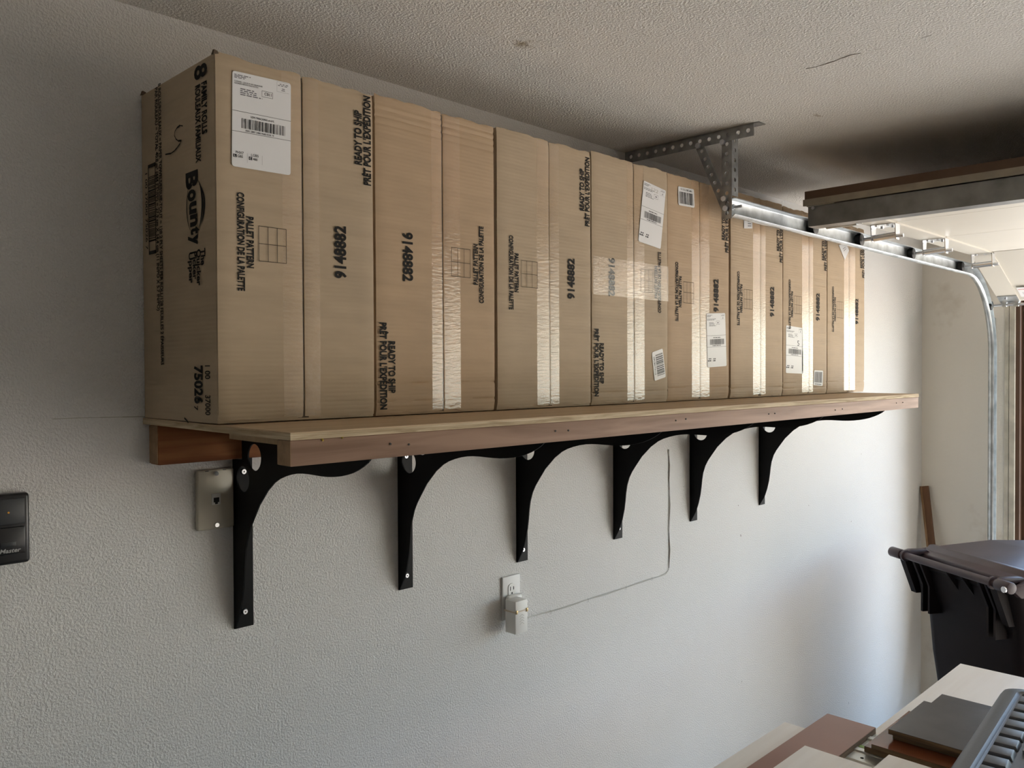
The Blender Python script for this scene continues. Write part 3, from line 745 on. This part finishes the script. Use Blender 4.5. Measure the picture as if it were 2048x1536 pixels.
# wall console of the door opener, cut by the frame
x1 = .4175; x0 = x1 - .088; za, zb = S - .2335, S - .1175
cn = thing('door_opener_console', 'black wall console for the garage door opener with grey lettering', 'console', ((x0 + x1) / 2, 0, za))
MB().box((x0, -.0005, za), (x1, -.020, zb)).build('housing', 'console_black', cn, bevel=.006, seg=4)
MB().box((x0 + .006, -.0195, zb - .050), (x1 - .0085, -.0225, zb - .008)).build('display', 'console_panel', cn, bevel=.001)
pb = MB().box((x0 + .006, -.0195, za + .018), (x1 - .0085, -.0240, zb - .0545)).build('push_bar', 'console_black', cn, bevel=.0015)
MB().box((x1 - .044, -.0239, za + .0310), (x1 - .0225, -.0250, za + .0385)).build('button', 'console_panel', pb, bevel=.0006)
MB().cyl((x1 - .032, -.0224, zb - .030), (x1 - .032, -.0232, zb - .030), .0016, 12).build('indicator_light', 'amber_led', cn)
mb = MB(); text_into(mb, 'Master', (x1 - .0460, -.0243, za + .0210), (1, 0, 0), (0, 0, 1), .031, .0065, .02, .25); mb.build('lettering', 'console_text', pb)

# ------------------------------------------------------------------ garage door, track and hanger
YT = -.345                                   # web of the track
HX = 2.058
# track: J section swept along the horizontal run, the bend and the vertical run
zl = U(1463, 433, 'y', YT - .02).z           # lower edge of the lip
R0, XB = .355, 4.105
prof_t = [(0.052, -.028), (.0535, -.002), (.050, 0), (.016, 0), (.006, -.004), (.0005, -.012), (.001, -.021), (.007, -.028), (.0085, -.0268), (.0035, -.020), (.003, -.013), (.008, -.006), (.017, -.0022), (.048, -.0022), (.0505, -.004), (.0495, -.028)]
path = [(HX + .006, zl, 0)] + [(HX + (XB - HX) * i / 6, zl, 0) for i in range(1, 7)]
ZC = zl - R0
path += [(XB + R0 * math.sin(math.radians(a)), ZC + R0 * math.cos(math.radians(a)), a) for a in range(6, 91, 6)]
path += [(XB + R0, z, 90) for z in (ZC - .4, ZC - .9, .02)]
trk = thing('door_track', 'galvanised steel track that carries the garage door rollers', 'door track', (XB + R0, YT, 0))
mb = MB(); n = len(prof_t)
for (px_, pz_, a) in path:
    ca, sa = math.cos(math.radians(a)), math.sin(math.radians(a))
    mb.v += [Vector((px_ + h * sa, YT + y, pz_ + h * ca)) for h, y in prof_t]
for i in range(len(path) - 1):
    for k in range(n): mb.f.append((i*n+k, i*n+(k+1) % n, (i+1)*n+(k+1) % n, (i+1)*n+k))
mb.f.append(tuple(range(n))); mb.f.append(tuple((len(path)-1)*n + k for k in range(n)))
mb.build('rail', 'galvanised', trk, smooth=True)
zb = U(1480, 412, 'y', YT).z
bo = MB().cyl((HX + .036, YT - .001, zl + .032), (HX + .036, YT - .009, zl + .032), .0085, 6).build('bolt', 'zinc', trk)
MB().cyl((HX + .036, YT - .009, zl + .032), (HX + .036, YT - .030, zl + .032), .0040, 12).build('bolt_thread', 'zinc', bo)
for dz in (.021, .043): MB().cyl((HX + .014, YT - .0010, zl + dz), (HX + .014, YT - .0026, zl + dz), .0035, 12).build('hole', 'slot_dark', trk)
# jamb bracket fixing the vertical run to the wall
for z in (S + .265, S - .35):
    MB().box((XB + R0 + .05, YT + .001, z - .045), (X1 - .0005, YT + .004, z + .045)).box((X1 - .003, YT + .001, z - .045), (X1 - .0005, YT + .030, z + .045)).build('jamb_bracket', 'galvanised', trk)
MB().box((XB + R0 + .0515, YT + .0005, S - 1.45), (X1 - .0006, YT + .0035, S + .33)).build('wall_angle', 'galvanised', trk)

# perforated hanger
hg = thing('track_hanger', 'perforated grey steel angle hanger holding the track to the ceiling', 'hanger', (HX, YT, zl))
def perf(length, width, r, pitch, start):
    return curve_mesh([[(0, 0), (length, 0), (length, width), (0, width)]] + [circle(q, width / 2, r, 12) for q in [start + pitch * i for i in range(int((length - start - r) / pitch) + 1)]], .001)
YE = U(1508, 275, 'x', HX).y; Lb = -YE - .004
v_, f_ = perf(Lb, .034, .0058, .0300, .022)
beam = MB().add([(HX + v.z, -.004 - v.x, CEIL_Z - .001 - v.y) for v in v_], f_)
v_, f_ = perf(Lb + .016, .034, .0058, .0300, .022)
beam.add([(HX + v.y, -.004 - v.x, CEIL_Z - .0018 + v.z * .6) for v in v_], f_)
beam.build('ceiling_angle', 'angle_steel', hg)
ya, yb_ = U(1443, 360, 'x', HX).y, U(1463, 360, 'x', HX).y
ZT, ZB = CEIL_Z - .010, zl - .004
v_, f_ = perf(ZT - ZB, abs(yb_ - ya), .0056, .0270, .016)
hm = MB().add([(HX + .0022 + v.z, ya - v.y, ZB + v.x) for v in v_], f_)
v_, f_ = perf(ZT - ZB - .062, .033, .0056, .0270, .018)
hm.add([(HX + .0022 + v.y, yb_ + .001 + v.z, ZB + .062 + v.x) for v in v_], f_)
hm.build('drop_angle', 'angle_steel', hg)
a = U(1402, 300, 'x', HX + .004); b = U(1449, 412, 'x', HX + .004); d = (b - a); L = d.length; d.normalize(); sdv = Vector((0, -d.z, d.y)).normalized()
if sdv.y > 0: sdv = -sdv
v_, f_ = perf(L + .02, .026, .0052, .0260, .016)
a2 = a - sdv * .013 - d * .012
MB().add([a2 + d * v.x + sdv * v.y + Vector((v.z + .002, 0, 0)) for v in v_], f_).build('diagonal_brace', 'angle_steel', hg)
for px_, py_ in [(1397,292),(1446,285),(1449,398),(1452,417)]:
    q = U(px_, py_, 'x', HX - .001)
    MB().cyl(q, q + Vector((-.007, 0, 0)), .0080, 6).build('bolt', 'zinc', hg)

# door sections
YD = -.400; DW = 4.95
zi = U(1613, 414, 'y', YD).z                 # inside (lower) face of the door when open
XD = U(1613, 430, 'y', YD).x
gd = thing('garage_door', 'open sectional garage door, white inside, folded up under the ceiling', 'garage door', (XD, YD, zi))
def section(P0, P1, name='section'):
    """P0,P1: (x,z) of the inner face at its upper and lower edge"""
    a, b = Vector((P0[0], 0, P0[1])), Vector((P1[0], 0, P1[1])); d = (b - a); L = d.length; d.normalize(); nrm = Vector((-d.z, 0, d.x))
    if nrm.z < 0: nrm = -nrm
    def B(u0, u1, y0, y1, h0, h1):
        m_ = MB()
        c = [a + d * u + nrm * h + Vector((0, y, 0)) for h in (h0, h1) for u, y in ((u0, y0), (u1, y0), (u1, y1), (u0, y1))]
        return m_.hexa(c[:4], c[4:])
    sec = B(.0015, L - .0015, YD, YD - DW, .007, .040).build(name, 'door_white', gd)
    B(.001, L - .001, YD + .003, YD - DW - .003, .0402, .0460).build('outer_skin', 'door_brown', sec)
    B(.0015, L - .0015, YD - .0002, YD - .085, 0, .0068).build('end_stile', 'door_white', sec)
    for yy in (1.22, 2.44, 3.66, 4.86): B(.0015, L - .0015, YD - yy, YD - yy - .085, 0, .0068).build('stile', 'door_white', sec)
    if P0 is P[0]: B(.054, .085, YD - .0855, YD - DW, -.014, .0068).build('rail_strip', 'door_white', sec)
    return a, d, nrm, L
zr = zi
P = [(XD, zr), (2.925, zr - .002), (3.42, zr + .002), (4.015, zr + .004)]
P.append((4.46, U(2048, 604, 'x', 4.46).z))
for i in range(4): section(P[i], P[i + 1])
# edge of the top section facing the room: brown weather lip and tan edge
MB().box((XD - .004, YD + .004, zi + .022), (XD, YD - DW, zi + .046)).build('edge_strip', 'door_brown', gd)
MB().box((XD - .007, YD + .008, zi + .002), (XD - .0005, YD - DW, zi + .0215)).build('edge_strip', 'door_edge_tan', gd)
zs_ = U(1613, 454, 'y', YD).z
MB().box((XD + .002, YD - .004, zs_), (XD + .0045, YD - DW, zi - .0005)).box((XD + .0046, YD - .004, zs_), (XD + .052, YD - DW, zs_ + .0025)).box((XD + .0495, YD - .004, zs_ + .0026), (XD + .052, YD - DW, zi - .0005)).build('strut', 'strut_steel', gd)
MB().cyl((XD - .0005, YD - .022, zi - .007), (XD - .006, YD - .022, zi - .007), .005, 6).build('bolt', 'zinc', gd)
# hinges with rollers riding in the track
zroll = zl + .029
for (x, z) in P[1:4]:
    hz = z
    h = MB().box((x - .035, YD - .010, hz - .0030), (x + .035, YD - .082, hz - .0002))
    for yy in (YD - .006, YD - .086):
        h.prism([(x - .022, yy, hz - .0002), (x + .022, yy, hz - .0002), (x + .014, yy, zroll - .012), (x - .014, yy, zroll - .012)], (0, -.003, 0))
    h.cyl((x, YD - .006, zroll), (x, YD - .089, zroll + .004), .0115, 14)
    hg_ = h.build('hinge', 'chrome', gd)
    MB().cyl((x, YT - .030, zroll), (x, YD - .108, zroll), .0065, 12).build('roller_shaft', 'zinc', hg_)
    MB().cyl((x, YT - .0045, zroll), (x, YT - .0255, zroll), .0215, 24).build('roller_wheel', 'roller', hg_, bevel=.003)
    for dx in (-.026, .026):
        for yy in (YD - .028, YD - .064): MB().cyl((x + dx, yy, hz - .0028), (x + dx, yy, hz - .0075), .0055, 6).build('hinge_bolt', 'zinc', hg_)
x = XD + .13
tr_ = MB().box((x - .06, YD - .008, zi - .0035), (x + .07, YD - .075, zi - .0002)).cyl((x, YD - .004, zroll), (x, YD - .10, zroll), .009, 14).box((x - .014, YD - .008, zroll), (x + .014, YD - .011, zi - .002)).build('top_bracket', 'galvanised', gd)
MB().cyl((x, YT - .0045, zroll), (x, YT - .0255, zroll), .0215, 24).build('roller_wheel', 'roller', tr_, bevel=.003)
MB().cyl((x, YT - .028, zroll), (x, YD - .115, zroll), .005, 12).build('roller_shaft', 'zinc', tr_)
# bottom bracket and warning label on the lowest section
bx_, bz_ = P[4]
dv = (Vector((P[4][0], 0, P[4][1])) - Vector((P[3][0], 0, P[3][1]))).normalized(); nn = Vector((dv.z, 0, -dv.x))
if nn.z > 0: nn = -nn
def onsec(u, y, h): return Vector((bx_, 0, bz_)) - dv * u + nn * h + Vector((0, y, 0))
q = lambda u0, u1, y0, y1, h0, h1: MB().hexa([onsec(u, y, h0) for u, y in ((u0,y0),(u1,y0),(u1,y1),(u0,y1))], [onsec(u, y, h1) for u, y in ((u0,y0),(u1,y0),(u1,y1),(u0,y1))])
bb = q(.004, .075, YD - .004, YD - .085, .0004, .004).build('bottom_bracket', 'galvanised', gd)
MB().cyl(onsec(.008, YT - .03, .014), onsec(.008, YD - .13, .014), .006, 12).build('roller_shaft', 'zinc', bb)
q(.0, .014, YD - .012, YD - .03, .004, .022).build('shaft_clip', 'chrome', bb); q(.0, .014, YD - .060, YD - .08, .004, .022).build('shaft_clip', 'chrome', bb)
MB().cyl(onsec(.055, YD - .035, .004), onsec(.055, YD - .035, .010), .007, 6).build('bracket_bolt', 'zinc', bb)
MB().cyl(onsec(.008, YT - .005, .014), onsec(.008, YT - .025, .014), .021, 24).build('roller_wheel', 'roller', bb, bevel=.003)
lb = q(.055, .150, YD - .100, YD - .30, .0162 - .0158, .0006).build('warning_label', 'label_white', gd)
q(.128, .132, YD - .103, YD - .295, .0007, .0009).build('label_line', 'red_ink', lb)
q(.098, .100, YD - .112, YD - .24, .0007, .0009).build('label_line', 'label_grey', lb)
q(.085, .087, YD - .112, YD - .26, .0007, .0009).build('label_line', 'label_grey', lb)

# ------------------------------------------------------------------ wheeled bin
ZH = S - .685
PL, PR = U(1785, 1103, 'z', ZH), U(2022, 1177, 'z', ZH)
e1 = (PR - PL); BW = e1.length; e1.normalize(); e2 = Vector((-e1.y, e1.x, 0))
if e2.x < 0: e2 = -e2
O = (PL + PR) / 2; O.z = 0
bn = thing('wheelie_bin', 'dark brown plastic wheeled rubbish bin with hinged lid by the garage door', 'bin', O + e2 * .36)
def L2W(v): return O + e1 * v[0] + e2 * v[1] + Vector((0, 0, v[2]))
HW = BW / 2
def lprism(pts, off): return MB().prism([L2W(p) for p in pts], e1 * off[0] + e2 * off[1] + Vector((0, 0, off[2])))
def ring(w_, d0, d1, z, r=.05, n=4):
    out = []
    for cx, cy, a0 in ((w_ - r, d1 - r, 0), (-w_ + r, d1 - r, 90), (-w_ + r, d0 + r, 180), (w_ - r, d0 + r, 270)):
        for i in range(n + 1):
            t = math.radians(a0 + 90 * i / n); out.append((cx + r * math.cos(t), cy + r * math.sin(t), z))
    return out
lev = [(HW - .115, .19, .60, .02), (HW - .090, .155, .64, .30), (HW - .068, .115, .67, .62), (HW - .060, .10, .685, ZH - .20), (HW - .040, .080, .70, ZH - .16), (HW - .035, .050, .72, ZH - .045), (HW - .030, .040, .735, ZH - .040), (HW - .030, .040, .735, ZH - .015)]
mb = MB(); rs = [ring(*l) for l in lev]; n = len(rs[0])
for r in rs: mb.v += [L2W(p) for p in r]
for j in range(len(rs) - 1):
    for k in range(n): mb.f.append((j*n+k, j*n+(k+1) % n, (j+1)*n+(k+1) % n, (j+1)*n+k))
mb.f.append(tuple(range(n - 1, -1, -1))); mb.f.append(tuple((len(rs)-1)*n + k for k in range(n)))
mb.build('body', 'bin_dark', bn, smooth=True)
# lid: hinge strip, ridge, domed panel
pl = [(.078, ZH - .012), (.084, ZH + .004), (.13, ZH + .012), (.150, ZH + .030), (.170, ZH + .030), (.19, ZH + .020), (.45, ZH + .034), (.70, ZH + .020), (.765, ZH - .004), (.765, ZH - .03), (.755, ZH - .03), (.755, ZH - .012), (.086, ZH - .016)]
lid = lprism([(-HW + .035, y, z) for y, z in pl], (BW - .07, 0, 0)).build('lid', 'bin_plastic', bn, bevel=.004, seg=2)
for s_ in (-1, 1):
    lprism([(s_ * (HW - .028) - .012, y, z) for y, z in ((.02, ZH - .012), (.10, ZH + .012), (.45, ZH + .028), (.76, ZH - .004), (.76, ZH - .05), (.06, ZH - .045))], (.024, 0, 0)).build('lid_edge', 'bin_plastic', lid, bevel=.003)
MB().cyl(L2W((-HW + .02, 0, ZH)), L2W((HW - .02, 0, ZH)), .0145, 18).build('handle_bar', 'bin_plastic', bn, smooth=True)
for s_ in (-1, 1):
    MB().cyl(L2W((s_ * (HW + .004), 0, ZH)), L2W((s_ * (HW - .060), 0, ZH)), .021, 18).build('handle_knob', 'bin_plastic', bn, bevel=.003)
    kb = MB().cyl(L2W((s_ * (HW - .075), 0, ZH)), L2W((s_ * (HW - .085), 0, ZH)), .023, 18).build('hinge_collar', 'bin_plastic', bn)
    lprism([(s_ * (HW - .065) - .014, y, z) for y, z in ((-.010, ZH + .012), (.03, ZH + .022), (.10, ZH + .020), (.12, ZH + .008), (.012, ZH - .010))], (.028, 0, 0)).build('lid_hinge', 'bin_plastic', lid, bevel=.003)
bolt = MB().cyl(L2W((HW - .006, -.021, ZH - .004)), L2W((HW - .006, -.026, ZH - .004)), .011, 16).build('axle_cap', 'chrome', bn)
# brackets and gussets under the bar
for xx, wd in ((-HW + .115, .012), (-HW + .155, .010), (.03, .010), (HW - .16, .012), (HW - .125, .010)):
    low = ZH - .17 if abs(xx - .03) > .01 else ZH - .10
    if abs(xx - .03) < .01:
        for off in (-.045, .035):
            lprism([(xx + off, 0, ZH - .012), (xx + off, .06, ZH - .012), (xx + off, .085, low), (xx + off, .07, low)], (.008, 0, 0)).build('gusset', 'bin_dark', bn)
    else:
        lprism([(xx, 0, ZH - .010), (xx, .07, ZH - .010), (xx, .11, low - .05), (xx, .045, low - .05), (xx, .045, ZH - .11)], (wd, 0, 0)).build('handle_bracket', 'bin_dark', bn)
for s_ in (-1, 1):
    lprism([(s_ * (HW - .07) - .03, y, z) for y, z in ((0, ZH - .010), (.06, ZH - .02), (.085, ZH - .16), (.06, ZH - .16))], (.03, 0, 0)).build('handle_bracket', 'bin_dark', bn)
    MB().cyl(L2W((s_ * (HW - .10), .20, .125)), L2W((s_ * (HW - .045), .20, .125)), .125, 28).build('wheel', 'roller', bn, bevel=.012)

# ------------------------------------------------------------------ board leaning in the corner
tl, tr2 = U(1834, 972, 'x', 4.565), U(1858, 972, 'x', 4.565)
tm = U(1844, 972, 'x', 4.555)
bl_, br_ = U(1844, 1088, 'x', 4.47), U(1870, 1085, 'x', 4.47)
top = Vector((4.585, -.024, tl.z)); dirv = Vector((-.22, -.205, -(tl.z))); bot = top + dirv
lean = thing('leaning_board', 'narrow dark brown board leaning in the corner behind the bin', 'board', bot)
u_ = Vector((0, -1, 0)); dn_ = dirv.normalized(); w1 = (u_ - dn_ * u_.dot(dn_)).normalized(); w2 = dn_.cross(w1)
if w2.x > 0: w2 = -w2
a = top + w1 * -.022
MB().hexa([bot - w1*.022, bot + w1*.018, bot + w1*.018 + w2*.012, bot - w1*.022 + w2*.012], [top - w1*.022, top + w1*.018, top + w1*.018 + w2*.012, top - w1*.022 + w2*.012]).build('board', 'brown_stick', lean)
MB().hexa([bot - w1*.022 + w2*.0005, bot - w1*.012 + w2*.0005, bot - w1*.012 + w2*.016, bot - w1*.022 + w2*.016], [top - w1*.022 + w2*.0005, top - w1*.012 + w2*.0005, top - w1*.012 + w2*.016, top - w1*.022 + w2*.016]).build('edge_bead', 'stick_edge', lean)

# ------------------------------------------------------------------ work table with offcuts
ZW = S - .85                                 # top of the big birch sheet
tb = thing('work_table', 'wooden work table under the sheets of plywood', 'table', (1.43, -1.1, 0))
MB().box((1.0, -.585, ZW - .052), (1.87, -1.60, ZW - .0185)).build('table_top', 'plywood_face', tb)
for xx in (1.06, 1.76):
    for yy in (-.66, -1.46): MB().box((xx, yy, 0), (xx + .07, yy - .07, ZW - .0525)).build('leg', 'rail_wood', tb, bevel=.002)
def sheet(name, label, x0, x1, y0, y1, z0, th, mat, edge, cat='board', rotz=0):
    t = thing(name, label, cat, ((x0 + x1) / 2, (y0 + y1) / 2, z0))
    p = MB().box((x0, y0, z0), (x1, y1, z0 + th)).build('panel', mat, t)
    MB().box((x0 - .0004, y0 - .0004, z0 + .0008), (x1 + .0004, y1 + .0004, z0 + th - .0010)).build('edge', edge, p)
    return t
c = U(1921, 1327, 'z', ZW); cr2 = U(2048, 1352, 'z', ZW)
sheet('plywood_sheet', 'large pale birch plywood sheet lying on the work table', 1.05, c.x, -1.55, c.y, ZW - .018, .018, 'birch_ply', 'birch_edge')
zA = ZW + .0005
# pale board, brown board, second pale board stacked towards the wall
zB = ZW - .018
a = U(1570, 1444, 'z', ZW)
sheet('plywood_offcut', 'pale plywood offcut under the brown board nearest the wall', 1.05, a.x, -.690, a.y, zB, .018, 'birch_ply', 'birch_edge', 'offcut')
zC = zB + .0185; zB = ZW + .0005
a = U(1655, 1427, 'z', zC + .016); a2 = U(1745, 1460, 'z', zC + .016)
sheet('brown_board', 'reddish brown laminated board lying between two pale offcuts', 1.05, a.x, a2.y, a.y, zC, .016, 'brown_melamine', 'rough_edge')
zD = zC + .0165
a = U(1610, 1491, 'z', zD + .012)
sheet('plywood_offcut', 'pale plywood offcut with a knot lying over the brown board', 1.05, a.x, U(1743, 1536, 'z', zD + .012).y, a.y, zD, .012, 'birch_ply', 'birch_edge', 'offcut')
# guide rail running away from the wall
a = U(1670, 1507, 'z', zB + .008); b = U(1722, 1489, 'z', zB + .008)
gr = thing('guide_rail', 'aluminium saw guide rail with a green strip lying across the table', 'guide rail', ((a.x + b.x) / 2, -1.1, zB))
xa, xb_ = a.x, a.x + .185; y0, y1 = a2.y - .003, -1.5
pr = [(xa, 0), (xa + .012, .004), (xa + .055, .004), (xa + .058, .0075), (xa + .075, .0075), (xa + .078, .004), (xb_ - .05, .004), (xb_ - .047, .0085), (xb_ - .03, .0085), (xb_ - .027, .004), (xb_, .004), (xb_, 0)]
MB().prism([(x, y0, zB + z) for x, z in pr], (0, y1 - y0, 0)).build('extrusion', 'rail_alu', gr)
MB().box((xa + .082, y0 - .001, zB + .0042), (xa + .094, y1, zB + .0062)).build('glide_strip', 'green_strip', gr)
for yy in (-.03, -.12): MB().cyl((xa + .030, y0 + yy, zB + .0038), (xa + .030, y0 + yy, zB + .0046), .004, 12).build('hole', 'slot_dark', gr)
# glossy red-brown boards under the dark ones
zE = zB + .010
a = U(1729, 1492, 'z', zE + .014); xr = U(1850, 1402, 'z', zE + .04).x
sheet('glossy_board', 'glossy red brown board, lower one under the dark plywood', a.x, xr - .03, -1.30, a.y, zE, .014, 'gloss_brown', 'ply_edge_dark')
zG = zE + .0145
a = U(1743, 1488, 'z', zG + .012)
sheet('glossy_board', 'glossy red brown board directly beneath the dark plywood pieces', a.x, xr - .06, -1.28, a.y, zG, .012, 'gloss_brown', 'ply_edge_dark')
zI = zG + .0125
a = U(1777, 1462, 'z', zI + .016); d_ = U(1850, 1402, 'z', zI + .016); 
sheet('dark_plywood', 'dark film faced plywood piece, lower of the stacked pair', a.x, U(1884, 1388, 'z', zI + .012).x, a.y - .42, U(1884, 1388, 'z', zI + .012).y, zI, .012, 'dark_film', 'ply_edge_dark')
zJ = zI + .0125
a = U(1777, 1458, 'z', zJ + .012); d_ = U(1850, 1402, 'z', zJ + .012)
sheet('dark_plywood', 'dark film faced plywood piece, upper of the stacked pair', a.x, d_.x, a.y - .42, a.y, zJ, .012, 'dark_film', 'ply_edge_dark')
# small pale block in front
zK = zB + .010
a = U(1778, 1509, 'z', zK + .030)
sheet('plywood_offcut', 'small pale plywood block lying on the saw guide rail', a.x - .30, a.x, a.y - .13, a.y, zK, .030, 'birch_ply', 'birch_edge', 'offcut')

# grey plastic case with a ribbed edge, standing on the dark boards
zM = zJ + .0125; ch = .075; zTop = zM + ch
A1 = U(2042, 1392, 'z', zTop); A2 = U(1961, 1527, 'z', zTop)
e1 = (A2 - A1).normalized(); e2 = Vector((-e1.y, e1.x, 0))
if e2.y > 0: e2 = -e2
O = A1.copy(); O.z = zM
gc = thing('tool_case', 'grey plastic tool case with a ribbed border on the dark boards', 'case', O + e1 * .2 + e2 * .15)
def C2W(v): return O + e1 * v[0] + e2 * v[1] + Vector((0, 0, v[2]))
Lr = (A2 - A1).length; br = .050
x0, x1 = -.075, Lr + .20; y0, y1 = -br, .34
outer = ring  # rounded plan outline
def plan(d, z, r):
    out = []
    for cx, cy, a0 in ((x1 - d - r, y1 - d - r, 0), (x0 + d + r, y1 - d - r, 90), (x0 + d + r, y0 + d + r, 180), (x1 - d - r, y0 + d + r, 270)):
        for i in range(6):
            t = math.radians(a0 + 90 * i / 5); out.append((cx + r * math.cos(t), cy + r * math.sin(t), z))
    return out
mb = MB(); rs = [plan(.012, 0, .03), plan(.0, .012, .04), plan(0, ch - .018, .04), plan(.008, ch - .006, .036), plan(.022, ch, .03), plan(.038, ch + .001, .026), plan(.044, ch - .004, .022)]; n = len(rs[0])
for r in rs: mb.v += [C2W(p) for p in r]
for j in range(len(rs) - 1):
    for k in range(n): mb.f.append((j*n+k, j*n+(k+1) % n, (j+1)*n+(k+1) % n, (j+1)*n+k))
mb.f.append(tuple(range(n - 1, -1, -1))); mb.f.append(tuple((len(rs)-1)*n + k for k in range(n)))
mb.build('shell', 'case_grey', gc, smooth=True)
nr = 8; pt = Lr / nr
for i in range(-1, nr + 3):
    u = i * pt
    r = MB().add([C2W(p) for p in [(u, 0, ch - .0042), (u + pt * .22, 0, ch - .0042), (u + pt * .22, .048, ch - .0042), (u, .048, ch - .0042)]], [(0, 1, 2, 3)]).build('groove', 'case_slot', gc)
    MB().hexa([C2W(p) for p in ((u + pt*.22, 0, ch - .004), (u + pt, 0, ch - .004), (u + pt, .048, ch - .004), (u + pt*.22, .048, ch - .004))],
              [C2W(p) for p in ((u + pt*.27, .004, ch + .006), (u + pt*.96, .004, ch + .006), (u + pt*.96, .043, ch + .006), (u + pt*.27, .043, ch + .006))]).build('rib', 'case_grey', gc, bevel=.0012)
MB().box((0, 0, 0), (1, 1, 1)).xf(lambda v: C2W((.02 + v.x * Lr * .72, .056 + v.y * .016, ch - .004 + v.z * .010))).build('latch_strip', 'case_light', gc, bevel=.002)
MB().box((0, 0, 0), (1, 1, 1)).xf(lambda v: C2W((Lr * .83 + v.x * .03, .075 + v.y * .02, ch - .004 + v.z * .003))).build('latch', 'case_slot', gc)

# ------------------------------------------------------------------ outside: a leafy shrub past the driveway edge
def shrub(x, y, r, h, label, mats, seed, nleaf):
    rd = random.Random(seed); t = thing('shrub', label, 'shrub', (x, y, -.05))
    st = MB()
    for i in range(7):
        a = i * .9; st.tube([(x, y, -.05), (x + .15 * r * math.cos(a), y + .15 * r * math.sin(a), h * .35), (x + .55 * r * math.cos(a), y + .55 * r * math.sin(a), h * .75)], .022, 6)
    st.build('stem', 'bark', t)
    fo = MB()
    for i in range(nleaf):
        while True:
            v = Vector((rd.uniform(-1, 1), rd.uniform(-1, 1), rd.uniform(-1, 1)))
            if .35 < v.length < 1: break
        c_ = Vector((x + v.x * r, y + v.y * r, h * .52 + v.z * h * .48)); l = rd.uniform(.05, .10)
        a_ = Vector((rd.uniform(-1, 1), rd.uniform(-1, 1), rd.uniform(-.6, .6))).normalized(); b_ = a_.orthogonal().normalized() * l * .35
        fo.add([c_, c_ + a_ * l * .5 + b_, c_ + a_ * l, c_ + a_ * l * .5 - b_], [(0, 1, 2, 3)])
    f = fo.build('foliage', mats, t); f['kind'] = 'stuff'
shrub(9.2, .75, 1.0, 2.7, 'leafy green shrub beside the driveway seen past the brown door jamb', 'leaf_pale', 3, 5000)
